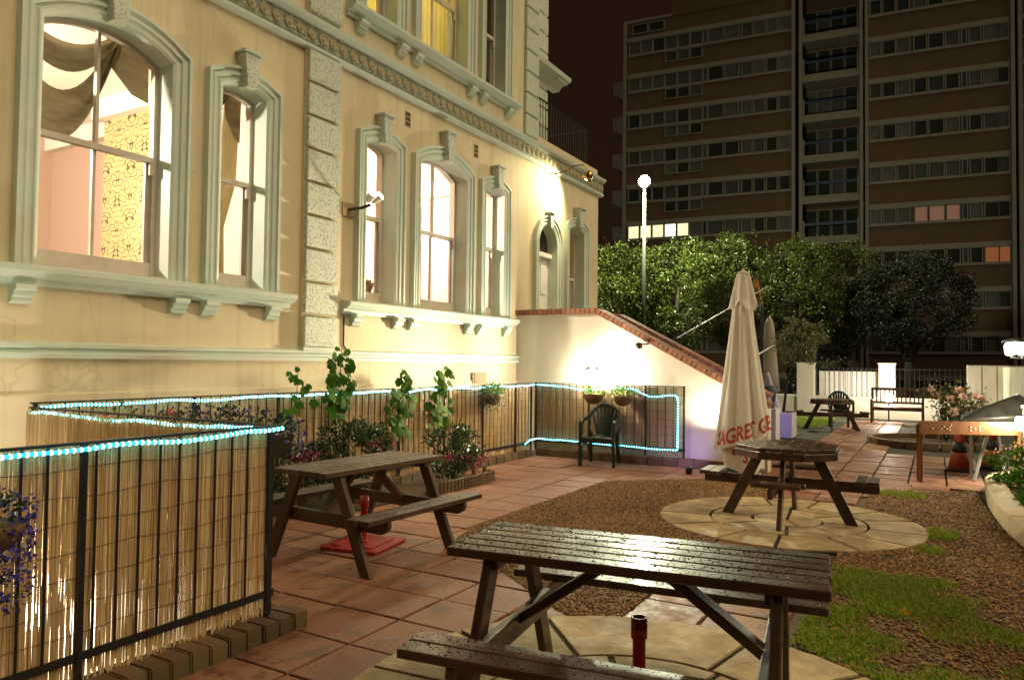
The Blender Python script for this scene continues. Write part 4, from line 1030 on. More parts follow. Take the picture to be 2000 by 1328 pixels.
# ================================================================== PLASTIC CHAIRS
def chair(label, loc, rz, group=None):
    t = bpy.data.objects.new('plastic_chair', None); col.objects.link(t); t.location = loc; t.rotation_euler = (0, 0, rz); setp(t, label, 'chair', group)
    # local: faces -x
    MB().prism([(-.23, -.23), (-.23, .23), (.20, .20), (.20, -.20)], .405, .425).build('seat', MT['plastic'], t, local=True, bevel=.009)
    MB().box(-.245, -.215, -.235, .235, .34, .42).build('seat_apron', MT['plastic'], t, local=True, bevel=.008)
    for s in (-1, 1):
        MB().add([Vector(p) for p in ((-.27, s * .27, 0), (-.21, s * .27, 0), (-.21, s * .215, 0), (-.27, s * .235, 0), (-.28, s * .262, .62), (-.19, s * .262, .62), (-.19, s * .222, .62), (-.28, s * .222, .62))],
                 [(0, 1, 2, 3), (4, 5, 6, 7), (0, 1, 5, 4), (1, 2, 6, 5), (2, 3, 7, 6), (3, 0, 4, 7)]).build('leg', MT['plastic'], t, local=True, bevel=.01)
        MB().add([Vector(p) for p in ((.27, s * .24, 0), (.31, s * .24, 0), (.31, s * .19, 0), (.27, s * .19, 0), (.15, s * .23, .46), (.23, s * .23, .46), (.23, s * .17, .46), (.15, s * .17, .46))],
                 [(0, 1, 2, 3), (4, 5, 6, 7), (0, 1, 5, 4), (1, 2, 6, 5), (2, 3, 7, 6), (3, 0, 4, 7)]).build('leg', MT['plastic'], t, local=True, bevel=.01)
        MB().tube([(-.26, s * .245, .625), (-.10, s * .255, .65), (.10, s * .25, .67), (.25, s * .22, .70)], [.026, .03, .026, .022], 8).build('armrest', MT['plastic'], t, True, True)
    # back: rim and fanned slats
    pts = []
    for i in range(15):
        a = math.pi * i / 14; y = -.245 * math.cos(a); z = .60 + .27 * math.sin(a); pts.append((.21 + .11 * (z - .42) / .45, y * (1.0 if z > .62 else .95), z))
    pts = [(.20, -.20, .42), (.23, -.235, .52)] + pts + [(.23, .235, .52), (.20, .20, .42)]
    MB().tube(pts, .024, 8).build('back_rim', MT['plastic'], t, True, True)
    for k in range(7):
        f = (k - 3) / 3.0; zt = .60 + .27 * math.sqrt(max(0, 1 - (f * .78) ** 2)); yb = f * .085; yt = f * .19
        MB().beam((.20, yb, .42), (.21 + .11 * (zt - .42) / .45, yt, zt), .046, .008, up=(1, 0, 0)).build('back_slat', MT['plastic'], t, local=True)
    return t
chair('dark green plastic armchair standing in front of the reed panel by the stair wall', (10.12, 4.31, 0), R(10))
chair('dark green plastic armchair behind the distant octagonal table', (19.45, 2.02, 0), R(15))

# ================================================================== CLOSED PARASOL WITH PRINT
def fold_r(th, z):
    # radius of the furled canopy: eight soft folds that deepen towards the hem
    u = (2.42 - z) / 1.9
    base = .105 + .235 * max(0, u) ** 1.1
    am = .014 + .046 * max(0, u)
    return base + am * (abs(math.sin(4 * th + .5)) ** .7 - .55) + .012 * math.sin(9 * th + z * 2)
UX, UY = 10.28, 2.29
um = thing('closed_parasol', 'tall furled cream parasol with red lettering beside the stair wall', 'parasol', (UX, UY, 0))
TC = math.atan2(-UY, -UX)
def hem(th): return .47 + .12 * math.sin(th - TC)
def surf(fr, top, bot, nth=96, nz=26):
    V = []; F = []
    for i in range(nz + 1):
        for j in range(nth):
            th = 2 * math.pi * j / nth; z0 = bot(th) if callable(bot) else bot; z = top + (z0 - top) * i / nz; r_ = fr(th, z)
            V.append((UX + r_ * math.cos(th), UY + r_ * math.sin(th), z))
    for i in range(nz):
        for j in range(nth): F.append((i * nth + j, (i + 1) * nth + j, (i + 1) * nth + (j + 1) % nth, i * nth + (j + 1) % nth))
    return MB().add(V, F)
can = surf(fold_r, 2.44, hem).build('canopy', MT['canvas'], um, True)
def upper(th, z):
    u = (2.74 - z) / .5
    return .078 + .095 * u + (.008 + .022 * u) * math.sin(4 * th + .9) + .008 * u * math.sin(7 * th)
surf(upper, 2.74, lambda th: 2.30 + .05 * math.sin(4 * th + 2), 80, 10).build('vent_tier', MT['canvas'], um, True)
MB().lathe([(.082, 2.725), (.078, 2.755), (.03, 2.785), (.016, 2.80), (.014, 2.815), (.001, 2.82)], 16, (UX, UY, 0)).build('finial_cap', MT['canvas'], um, True)
def under(th, z): return .255 + .03 * math.sin(5 * th + 1) + .05 * (z - .1) + .02 * math.sin(3 * th + z * 4)
surf(under, .72, lambda th: .07 + .05 * math.sin(3 * th), 72, 12).build('hanging_flap', MT['canvas'], um, True)
MB().tube([(UX, UY, 0), (UX, UY, 2.75)], .024, 10).build('pole', MT['white'], um)
MB().lathe([(.24, 0), (.24, .05), (.05, .09), (.04, .2), (.001, .2)], 20, (UX, UY, 0)).build('base', MT['lampblack'], um, True)
def letters(word, size, name='lettering'):
    cu_ = bpy.data.curves.new('txt', 'FONT'); cu_.body = word; cu_.size = size; cu_.offset = size * .022; cu_.resolution_u = 4
    o = bpy.data.objects.new('txt', cu_); col.objects.link(o)
    dg = bpy.context.evaluated_depsgraph_get(); dg.update(); me = bpy.data.meshes.new_from_object(o.evaluated_get(dg))
    bpy.data.objects.remove(o); bpy.data.curves.remove(cu_)
    bm = bmesh.new(); bm.from_mesh(me); bmesh.ops.triangulate(bm, faces=bm.faces)
    for _ in range(2): bmesh.ops.subdivide_edges(bm, edges=[e for e in bm.edges if e.calc_length() > size * .12], cuts=1); bmesh.ops.triangulate(bm, faces=bm.faces)
    bm.to_mesh(me); bm.free(); me.name = name; return me
def wrap(word, size, th0, zf, fr, par, dth=1.0, flip=1):
    me = letters(word, size); xs = [v.co.x for v in me.vertices]; wd = max(xs)
    for v in me.vertices:
        x, y = v.co.x, v.co.y
        th = th0 + (x - wd / 2) / .40 * dth; z = zf(th) + y; r_ = fr(th, z) + .006
        v.co = (UX + r_ * math.cos(th), UY + r_ * math.sin(th), z)
    o = link('lettering', me, MT['redprint'], par); return o
# angle of the camera side of the parasol
TC = math.atan2(-UY, -UX)
wrap('SAGRES', .27, TC - .34, lambda th: hem(th) + .05, fold_r, um, .74)
wrap('GRES', .27, TC + 1.20, lambda th: hem(th) + .05, fold_r, um, .74)
wrap('S', .24, TC + .12, lambda th: .20, under, um); wrap('e', .16, TC - .42, lambda th: .30, under, um)
# second, white, parasol leaning behind
t = thing('closed_parasol', 'furled plain white parasol standing behind the potted olive tree', 'parasol', (17.2, 3.25, 0))
MB().lathe([(.05, 2.55), (.10, 2.4), (.17, 1.5), (.22, .9), (.001, .9)], 14, (17.2, 3.25, 0)).build('canopy', MT['canvas2'], t, True)
MB().tube([(17.2, 3.25, 0), (17.2, 3.25, 2.6)], .025, 8).build('pole', MT['white'], t)
MB().lathe([(.2, 0), (.2, .06), (.04, .1)], 12, (17.2, 3.25, 0)).build('base', MT['lampblack'], t)
# ================================================================== PLANTS
def leaf_mesh(name, P, size, nvec=None, asp=.55, fold=.25, droop=0.0, mi=None, jitter=1.0):
    """one folded, pointed leaf (2 quads) per point"""
    n = len(P); P = np.asarray(P, float); s = np.asarray(size, float).reshape(n, 1)
    d = nrg.normal(size=(n, 3)) * jitter
    if nvec is not None: d += np.asarray(nvec)
    d[:, 2] -= droop; d /= np.linalg.norm(d, axis=1, keepdims=True)
    a = nrg.normal(size=(n, 3)); u = np.cross(d, a); u /= np.linalg.norm(u, axis=1, keepdims=True); w_ = np.cross(d, u)
    tip = P + d * s; base = P; mid = P + d * s * .45
    L = mid + u * s * asp * .5 + w_ * s * fold * .5; Rr = mid - u * s * asp * .5 + w_ * s * fold * .5; C = mid
    V = np.stack([base, L, C, Rr, tip], 1).reshape(-1, 3)
    k = np.arange(n)[:, None] * 5
    F = np.concatenate([k + [0, 2, 1], k + [1, 2, 4], k + [0, 3, 2], k + [2, 3, 4]], 0)
    m = None if mi is None else np.tile(np.asarray(mi), 4)
    return np_mesh(name, V, F, False, m)
def blob(c, r, n, shell=.55):
    d = nrg.normal(size=(n, 3)); d /= np.linalg.norm(d, axis=1, keepdims=True)
    q = nrg.uniform(shell ** 3, 1, (n, 1)) ** (1 / 3)
    return np.asarray(c) + d * q * np.asarray(r), d
def clump_crown(center, rad, nclump, per, csize, seed_shell=.6):
    cs, _ = blob(center, rad, nclump, seed_shell); P = []; N = []
    for c in cs:
        k = csize * nrg.uniform(.6, 1.3); p, d = blob(c, (k, k, k * .75), per, .3); P.append(p); N.append(d * .6 + (c - np.asarray(center)) / np.asarray(rad) * .5)
    return np.concatenate(P), np.concatenate(N)
def plant(name, label, cat, base, parts, group=None):
    t = thing(name, label, cat, base, 0, group)
    for pn, me, mat in parts: o = link(pn, me, MT[mat], t); setp(o, kind='stuff')
    return t
def stems(pts_list, r0=.006): 
    mb = MB()
    for pts in pts_list: mb.tube(pts, [r0 * (1 - .6 * i / max(1, len(pts) - 1)) for i in range(len(pts))], 5)
    return mb.mesh('stems')
# fuchsia bushes against the long reed screen
for (x, y, rx, rz, nl, lb) in ((5.08, 5.42, .30, .30, 1200, 'sparse fuchsia bush at the left end of the bed below the long reed screen'),
                               (5.85, 5.36, .66, .40, 4600, 'full fuchsia bush with crimson flowers behind the brown picnic table'),
                               (7.55, 5.18, .52, .30, 2800, 'low leafy bush above the log edging at the end of the bed')):
    base = (x, y, 0); zc = rz + .10
    P, N = clump_crown((x, y, zc), (rx, .26, rz), 60, max(8, nl // 60), .10)
    P = P[(P[:, 2] > .02) & (P[:, 1] < 5.70)] if True else P; N = N[:len(P)]
    st = stems([[(x + rng.uniform(-.1, .1), y, 0)] + [(x + rng.uniform(-1, 1) * rx * f, y + rng.uniform(-.15, .15), zc * 2 * f) for f in (.5, .9)] for k in range(9)])
    fl, fd = blob((x + .1, y - .12, zc), (rx, .22, rz * .9), 220, .75)
    k = nrg.integers(0, 6, len(fl)); cl = np.array([blob((x, y - .14, zc), (rx * .9, .10, rz * .7), 1, .8)[0][0] for _ in range(6)]); cl[:, 1] = y - .26; fl = cl[k] + nrg.normal(size=(len(fl), 3)) * .04
    fl[:, 2] = np.maximum(fl[:, 2], .05)
    plant('fuchsia_bush', lb, 'bush', base, [('foliage', leaf_mesh('foliage', P, nrg.uniform(.03, .06, len(P)), N), 'shrubleaf'), ('stems', st, 'bark'), ('flowers', leaf_mesh('flowers', fl, nrg.uniform(.018, .034, len(fl)), None, .6, .4, .8), 'fuchsia')])
# grape vines climbing over the screen
def grape(name, n): pass
def vine_mesh(P, S):
    V = []; F = []; c = 0
    for p, s in zip(P, S):
        nv = Vector((rng.uniform(-.5, .3), -1, rng.uniform(-.1, .7))).normalized(); u = nv.cross(Vector((0, 0, 1))).normalized(); w_ = u.cross(nv); rot = rng.uniform(-.7, .7) + math.pi
        lob = [(0, .3), (25, .82), (48, .76), (75, 1.0), (98, .80), (125, .98), (150, .78), (180, 1.08), (210, .78), (235, .98), (262, .80), (285, 1.0), (312, .76), (335, .82)]
        V.append(tuple(p)); pts = []
        for a, r_ in lob:
            t_ = R(a) + rot; q = Vector(p) + (u * math.sin(t_) + w_ * math.cos(t_)) * (s * r_) + nv * (-.18 * s * r_ * r_); V.append(tuple(q))
        m = len(lob)
        for j in range(m): F.append((c, c + 1 + j, c + 1 + (j + 1) % m))
        c += m + 1
    return np_mesh('leaves', V, F, True)
for (x, zs, n, lb) in ((5.42, (.80, 1.40), 7, 'single vine shoot with large leaves crossing the cyan rope light, leftmost on the long screen'),
                       (6.05, (.85, 1.62), 26, 'tallest vine, its yellow green leaves rising above the long reed screen'),
                       (7.12, (.55, 1.36), 26, 'vine trailing down the long reed screen in the middle of its run'),
                       (7.95, (.62, 1.42), 24, 'vine with a pair of leafy shoots above the log edged bed')):
    P = []; S = []
    n = int(n * 2.2)
    for i in range(n):
        f = (i + rng.random()) / n; z = zs[0] + (zs[1] - zs[0]) * f; wd = .05 + .21 * (1 - abs(f - .45) * 1.5 if f > .2 else .6)
        P.append((x + rng.uniform(-1, 1) * max(.03, wd) + (.12 if (n == 52 and f > .6 and i % 2) else 0), 5.66 + rng.uniform(-.08, .03), z)); S.append(rng.uniform(.045, .08) * (.6 if f > .9 else 1))
    st = stems([[(x + .05 * math.sin(k), 5.69, 0) if k == 0 else (x + .05 * math.sin(k * 1.7), 5.68, zs[1] * k / 5) for k in range(6)]], .008)
    plant('grape_vine', lb, 'vine', (x, 5.68, 0), [('leaves', vine_mesh(P, S), 'vineleaf'), ('stem', st, 'bark')])
# log-roll edging at the end of the bed
t = thing('log_edging', 'curved log roll edging round the end of the planted bed', 'edging', (7.6, 5.0, 0))
lg = MB().lathe([(.03, 0), (.03, .13), (.001, .135)], 8).mesh('log')
for k in range(26):
    u = k / 25; x = 6.7 + 1.55 * u; y = 4.92 - .08 * math.sin(u * 3.1) + (.55 * max(0, u - .86) / .14)
    o = link('log', lg, MT['logroll'], t); o.location = (x if u < .9 else 8.22, y, 0)
poly_sheet([(5.1, 5.05), (6.7, 4.95), (8.2, 4.9), (8.25, 5.65), (5.1, 5.65)], .012, 'soil_bed', MT['mulch'])
# baskets and troughs
def basket(loc, r_, label, leafmat, flower, nl=420, nf=160, bowl=True, trough=None, hang=.12):
    t = thing('hanging_basket' if trough is None else 'flower_trough', label, 'basket' if trough is None else 'trough', loc)
    x, y, z = loc
    if trough is None: MB().lathe([(.03, -r_ * .95), (r_ * .6, -r_ * .75), (r_ * .92, -r_ * .3), (r_, 0), (r_ * .9, .0), (.001, -.02)], 16, loc).build('bowl', MT['coir'], t, True); rx = (r_ * 1.15, r_ * 1.0, r_ * .62)
    else:
        L, ax = trough; w_ = .075; ex = (L / 2 if ax == 'x' else w_, L / 2 if ax == 'y' else w_)
        MB().box(x - ex[0], x + ex[0], y - ex[1], y + ex[1], z - .13, z).build('box', MT['darkbrown'], t, bevel=.01); rx = (ex[0] * 1.06 + .02, ex[1] * 1.2 + .05, .10)
    P, N = blob((x, y, z + .05), rx, nl, .35); P[:, 2] -= hang * nrg.random(nl) * (nrg.random(nl) < .5)
    o = link('foliage', leaf_mesh('foliage', P, nrg.uniform(.02, .045, nl), N), MT[leafmat], t); setp(o, kind='stuff')
    for fm, fn in flower:
        Pf, Nf = blob((x, y, z + .06), [q * 1.12 for q in rx], fn, .85); Pf[:, 2] -= hang * nrg.random(fn)
        if fm == 'geranium':
            c0 = Pf[:max(4, fn // 30)]; Pf = c0[nrg.integers(0, len(c0), fn)] + nrg.normal(size=(fn, 3)) * .014
        o = link('flowers', leaf_mesh('flowers', Pf, nrg.uniform(.012, .024, fn), Nf, .9, .2), MT[fm], t); setp(o, kind='stuff')
    return t
basket((1.42, 3.02, .88), .11, 'hanging basket of blue lobelia hooked on the front basement railing', 'shrubleaf', [('lobelia', 900), ('whiteflower', 60)], 160, hang=.34)
basket((3.06, 4.75, 1.05), 0, 'trough of red geraniums hung on the basement side of the returning railing', 'vineleaf', [('geranium', 160)], 140, trough=(.72, 'y'), hang=.06)
basket((3.10, 3.85, 1.06), 0, 'long trough of blue lobelia and pale flowers on the returning railing', 'shrubleaf', [('lobelia', 620), ('whiteflower', 200)], 900, trough=(1.05, 'y'), hang=.14)
basket((9.12, 5.58, 1.04), .17, 'rounded basket of pale lobelia hung on the long railing near the stair wall', 'vineleaf', [('lobelia', 320), ('whiteflower', 120)], 900, hang=.22)
basket((10.46, 4.58, 1.03), .17, 'coir hanging basket with feathery leaves just under the bulkhead floodlight', 'vineleaf', [('whiteflower', 40)], 420, hang=.05)
basket((10.46, 4.10, 1.02), .17, 'coir hanging basket on the reed panel above the arm of the chair', 'vineleaf', [('rosepink', 30)], 420, hang=.05)
# olive standard in a violet tub with a leaning pole
t = thing('square_planter', 'tall square tub lit violet, an olive tree growing in it', 'planter', (16.3, 2.85, 0))
MB().prism([(16.02, 2.58), (16.58, 2.58), (16.55, 3.12), (16.05, 3.12)], 0, .52).build('tub', MT['planterwhite'], t, bevel=.015); MB().box(16.06, 16.54, 2.62, 3.08, .522, .53).build('soil', MT['mulch'], t)
lamp('SPOT', (14.6, 3.1, .6), 26, (.34, .30, 1.0), .08, 'violet_light', (16.2, 2.9, .4), 70, .8)
t = thing('violet_lamp', 'small black spotlight on the lawn aimed at the violet tub', 'lamp', (14.5, 3.15, 0))
MB().tube([(14.5, 3.12, 0), (14.5, 3.12, .5)], .015, 6).build('stake', MT['lampblack'], t); MB().lathe([(.05, -.07), (.06, .03), (.03, .05)], 10, (14.5, 3.12, .56)).build('head', MT['lampblack'], t)
def small_tree(name, label, base, trunk, crown_c, crown_r, n, mat, sz):
    t = thing(name, label, 'tree', base)
    MB().tube(trunk, [.03 - .012 * i / max(1, len(trunk) - 1) for i in range(len(trunk))], 7).build('trunk', MT['bark'], t, True)
    P, N = clump_crown(crown_c, crown_r, 38, n // 38, .13); o = link('crown', leaf_mesh('crown', P, nrg.uniform(sz * .7, sz * 1.3, len(P)), N, .28), MT[mat], t); setp(o, kind='stuff')
    tw = stems([[trunk[-1], tuple(np.asarray(trunk[-1]) * .4 + np.asarray(blob(crown_c, crown_r, 1, .8)[0][0]) * .6), tuple(blob(crown_c, crown_r, 1, .8)[0][0])] for _ in range(9)], .01); link('twigs', tw, MT['bark'], t)
small_tree('olive_tree', 'grey green olive tree growing in the violet tub', (16.3, 2.85, .52), [(16.3, 2.80, .5), (16.32, 2.72, 1.2), (16.3, 2.6, 1.7)], (16.35, 2.52, 2.0), (.45, .52, .52), 2600, 'oliveleaf', .07)
t = thing('leaning_pole', 'pale wooden pole leaning across the violet tub', 'pole', (16.0, 2.85, .4)); MB().tube([(16.02, 2.80, .5), (15.95, 3.05, 1.35)], .025, 8).build('shaft', MT['white'], t)
t = thing('blue_pot', 'dark blue pot raised on a violet pedestal behind the furled lettered parasol', 'pot', (12.9, 2.46, 0))
MB().box(12.72, 13.08, 2.30, 2.62, 0, .78).build('pedestal', MT['planterwhite'], t, bevel=.01); MB().lathe([(.10, .78), (.13, 1.0), (.17, 1.16), (.15, 1.16), (.001, 1.1)], 16, (12.9, 2.46, 0)).build('pot', MT['towerblue'], t, True)
lamp('SPOT', (11.6, 2.5, .25), 8, (.34, .30, 1.0), .08, 'violet_light', (12.8, 2.46, .6), 70, .8)
MB().lathe([(.04, 0), (.05, .12), (.02, .14)], 10, (11.55, 2.5, 0)).build('head', MT['lampblack'], thing('violet_lamp', 'small black ground spotlight aimed at the raised blue pot', 'lamp', (11.55, 2.5, 0)))
# iron arch with gold lettering
SC = Vector((math.cos(YAW), math.sin(YAW), 0)) * 13.0 + rgt * ((1476 - 1000) / FPX * 13.0); ar = .64; zs = 2.46
SD = (rgt * .48 + Vector((math.cos(YAW), math.sin(YAW), 0)) * .88).normalized(); SN = Vector((SD.y, -SD.x, 0))
if SN.dot(fwd) > 0: SN = -SN
t = thing('sign_arch', 'iron arch carrying curved gold restaurant lettering behind the furled parasol', 'sign', tuple(SC))
def ap(a, r_, off=0.0): p = SC + SD * (-r_ * math.cos(a)) + SN * off; return (p.x, p.y, zs + r_ * math.sin(a))
for a in (0, math.pi): p = ap(a, ar); MB().tube([(p[0], p[1], 0), p], .03, 8).build('post', MT['black_metal'], t)
for r_ in (ar, ar - .27):
    MB().tube([ap(math.pi * i / 24, r_) for i in range(25)], .016, 6).build('hoop', MT['black_metal'], t)
mb = MB(); n = 24; V = []
for i in range(n + 1): V += [ap(R(12) + (math.pi - R(24)) * i / n, ar - .01), ap(R(12) + (math.pi - R(24)) * i / n, ar - .25)]
mb.add(V, [(2 * i, 2 * i + 1, 2 * i + 3, 2 * i + 2) for i in range(n)]); mb.build('sign_band', MT['signback'], t)
me = letters('RESTAURANT', .22); xs = [v.co.x for v in me.vertices]; wd = max(xs)
for v in me.vertices:
    a = R(14) + (v.co.x / wd) * (math.pi - R(28)); r_ = ar - .225 + v.co.y; v.co = ap(a, r_, .015)
link('lettering', me, MT['signgold'], t)

# ================================================================== FAR END OF THE GARDEN
BX = 24.0
t = thing('boundary_wall', 'low cream boundary wall with square piers and black railings', 'wall', (BX, 1.5, 0))
MB().box(BX, BX + .25, -2.2, 6.2, -.03, .55).build('low_wall', MT['whitewall'], t)
MB().box(BX - .02, BX + .27, -.72, 6.2, .55, .60).build('coping', MT['whitewall'], t)
for y0, y1 in ((3.24, 3.72), (1.04, 1.47)):
    MB().box(BX - .05, BX + .33, y0, y1, -.03, 1.56).build('pier', MT['whitewall'], t)
    MB().box(BX - .07, BX + .35, y0 - .02, y1 + .02, 1.56, 1.60).build('pier_cap', MT['whitewall'], t)
MB().tube([(BX + .12, 3.3, 1.42), (BX + .12, -.7, 1.42)], .016, 6).build('rail', MT['black_metal'], t)
bme = MB().tube([(0, 0, .6), (0, 0, 1.45)], .010, 5).mesh('bar')
for k in range(32):
    y = 3.18 - k * .125
    if 1.0 < y < 1.5: continue
    o = link('bar', bme, MT['black_metal'], t); o.location = (BX + .12, y, 0)
t = thing('board_panel', 'white painted board panel seen through the railings between the two piers', 'panel', (BX + .5, 2.3, .6))
MB().box(BX + .45, BX + .5, 1.5, 3.14, .58, 1.34).build('board', MT['white'], t)
t = thing('notice', 'paper notice pinned to the cream pier by the bench lamp', 'notice', (BX - .06, 1.25, 1.3))
MB().box(BX - .062, BX - .055, 1.10, 1.41, 1.08, 1.48).build('paper', MT['white'], t)
for k in range(5): MB().box(BX - .066, BX - .0625, 1.13 + .02 * (k % 2), 1.38 - .03 * (k % 3), 1.40 - .065 * k, 1.414 - .065 * k).build('printed_line', MT['towerblue'], t)
t = thing('side_wall', 'taller white boarded wall closing the garden beside the boundary wall', 'wall', (BX, -1.6, 0))
MB().box(BX - .02, BX + .2, -4.5, -.72, -.03, 1.56).build('back', MT['whitewall'], t)
for k in range(9): MB().box(BX - .05, BX - .02, -1.05 - k * .35, -.74 - k * .35, 0, 1.53).build('board', MT['whitewall'], t)
MB().box(13.2, BX - .02, -1.75, -1.55, -.03, 1.52).build('return', MT['whitewall'], t)
# garden bench and its lamp
t = thing('garden_bench', 'slatted wooden garden bench in front of the glowing lamp', 'bench', (22.2, .92, 0))
y0, y1, xb = .32, 1.52, 22.4
for y in (y0, y1):
    MB().box(xb - .03, xb + .03, y - .03, y + .03, 0, .92).build('leg', MT['benchwood'], t); MB().box(xb - .5, xb - .44, y - .03, y + .03, 0, .6).build('leg', MT['benchwood'], t)
    MB().box(xb - .5, xb, y - .03, y + .03, .58, .62).build('armrest', MT['benchwood'], t)
MB().box(xb - .025, xb + .025, y0, y1, .86, .93).build('top_rail', MT['benchwood'], t); MB().box(xb - .02, xb + .02, y0, y1, .50, .56).build('lower_rail', MT['benchwood'], t)
for k in range(4): MB().box(xb - .46 + k * .11, xb - .37 + k * .11, y0 - .03, y1 + .03, .40, .425).build('seat_slat', MT['benchwood'], t)
MB().box(xb - .47, xb - .44, y0, y1, .33, .40).build('seat_rail', MT['benchwood'], t)
for k in range(11): y = y0 + .1 + k * .1; MB().box(xb - .012, xb + .012, y - .018, y + .018, .56, .86).build('back_slat', MT['benchwood'], t)
t = thing('bench_lamp', 'bright lamp on a stake shining through the bench slats', 'lamp', (22.75, 1.15, 0))
MB().tube([(22.75, 1.15, 0), (22.75, 1.15, .58)], .02, 6).build('stake', MT['lampblack'], t); MB().sphere((22.70, 1.15, .63), .14, 12, 8).build('globe', MT['bulb_white'], t, True)
lamp('POINT', (22.62, 1.15, .80), 260, FLOOD, .08, 'bench_light')
# flat stone kerb lit in front of bench
MB().box(22.62, 22.75, .3, 1.9, -.02, .03)
# roses, the wooden stand, cones, cover
def rose(base, h, label, seed):
    t = thing('rose_bush', label, 'bush', base); x, y, z = base
    canes = [[(x, y, z), (x + rng.uniform(-.25, .25), y + rng.uniform(-.3, .3), z + h * .5), (x + rng.uniform(-.45, .45), y + rng.uniform(-.5, .5), z + h * rng.uniform(.75, 1))] for k in range(9)]
    link('canes', stems(canes, .012), MT['bark'], t)
    P = []; 
    for c in canes:
        for f in np.linspace(.25, 1, 9):
            a, b, d = map(np.asarray, c); p = (a * (1 - f) ** 2 + 2 * b * f * (1 - f) + d * f * f); P += list(p + nrg.normal(size=(14, 3)) * .09)
    P = np.array(P); o = link('foliage', leaf_mesh('foliage', P, nrg.uniform(.05, .09, len(P))), MT['roseleaf'], t); setp(o, kind='stuff')
    for k in range(6):
        c = np.asarray(canes[k][2]) + nrg.normal(size=3) * .08; p, d = blob(c, (.055, .055, .05), 26, .5); o = link('rose', leaf_mesh('rose', p, nrg.uniform(.05, .07, 26), d, 1.0, .3), MT['rosepink'], t)
rose((17.1, -.15, .02), 1.15, 'rose bush with pale pink blooms growing in the mulched ring', 1)
rose((16.3, -.55, .02), .9, 'shorter rose bush with small blooms behind the covered barbecue', 2)
t = thing('wooden_stand', 'brown varnished wooden stand with thin legs, pale painted reflections on its front board', 'table', (11.3, -.3, 0))
a, b = Vector((11.02, .20, 0)), Vector((11.62, -.95, 0)); d = (b - a).normalized(); nv = Vector((d.y, -d.x, 0)) * -1; RD = .08
MB().beam(a + Vector((0, 0, .70)), b + Vector((0, 0, .70)), .03, .15).build('front_board', MT['brownwood'], t, bevel=.005)
MB().beam(a - d * .02 + nv * .02 + Vector((0, 0, .785)), b + d * .02 + nv * .02 + Vector((0, 0, .785)), .07, .02).build('top_board', MT['brownwood'], t, bevel=.004)
for p in (a + d * .02, b - d * .03): MB().beam(p, p + Vector((0, 0, .64)), .035, .035).build('leg', MT['brownwood'], t)
for p in (a + d * .02 + nv * RD, b - d * .03 + nv * RD): MB().beam(p, p + Vector((0, 0, .72)), .035, .035).build('leg', MT['brownwood'], t)
MB().beam(a + nv * RD + Vector((0, 0, .70)), b + nv * RD + Vector((0, 0, .70)), .03, .1).build('rear_board', MT['brownwood'], t)
for k, (s, z) in enumerate(((.14, .70), (.235, .70), (.265, .725), (.30, .70), (.33, .725), (.33, .685), (.345, .75), (.56, .725), (.56, .685), (.61, .705), (.66, .725), (.66, .685))):
    p = a + d * (s * 1.15) - nv * .019; MB().beam(p + Vector((0, 0, z - .008)), p + Vector((0, 0, z + .008)), .016, .006, up=tuple(nv)).build('painted_glint', MT['white'], t)  # white dots put on the board as painted reflections
t = thing('covered_barbecue', 'barbecue under a dark peaked waterproof cover beside the wooden stand', 'barbecue', (12.1, -.75, 0))
V = [(11.75, -.30, .72), (11.95, -1.25, .74), (12.6, -1.25, .74), (12.5, -.35, .72), (11.72, -.27, .80), (11.9, -1.28, .90), (12.65, -1.3, .9), (12.55, -.3, .82), (12.0, -.92, 1.14), (12.35, -.98, 1.15), (12.1, -.55, .95), (12.4, -.6, .96)]
MB().add(V, [(0, 1, 2, 3), (0, 4, 5, 1), (1, 5, 6, 2), (2, 6, 7, 3), (3, 7, 4, 0), (4, 10, 8, 5), (5, 8, 9, 6), (6, 9, 11, 7), (7, 11, 10, 4), (10, 11, 9, 8)]).build('cover', MT['tarp'], t, True, bevel=.02)
for (x, y) in ((11.85, -.4), (12.0, -1.15), (12.5, -1.15), (12.4, -.42)): MB().tube([(x + .08, y, 0), (x, y, .75)], .02, 6).build('leg', MT['galv'], t)
def cone(loc, label):
    t = thing('traffic_cone', label, 'cone', loc); x, y, z = loc
    MB().box(x - .19, x + .19, y - .19, y + .19, 0, .035).build('foot', MT['coneblack'], t, bevel=.01); MB().lathe([(.15, .035), (.105, .25), (.10, .27)], 16, loc).build('lower_cone', MT['conered'], t, True)
    MB().lathe([(.101, .27), (.075, .42)], 16, loc).build('dark_band', MT['coneblack'], t, True); MB().lathe([(.076, .42), (.03, .68), (.001, .68)], 16, loc).build('upper_cone', MT['conered'], t, True)
cone((12.55, -.28, 0), 'orange traffic cone under the covered barbecue, beside the mulched bed'); cone((13.25, -.72, 0), 'orange traffic cone set back under the covered barbecue near the lamp post')
for (p, q), lb in ((((11.55, -.42, 0), (11.9, -.62, .72)), 'grey pole leaning in front of the traffic cones'), (((11.7, -.78, 0), (12.0, -.70, .74)), 'forked branch propped beside the wooden stand')):
    t = thing('leaning_stick', lb, 'pole', p); MB().tube([p, q], .022, 7).build('shaft', MT['galv'], t)
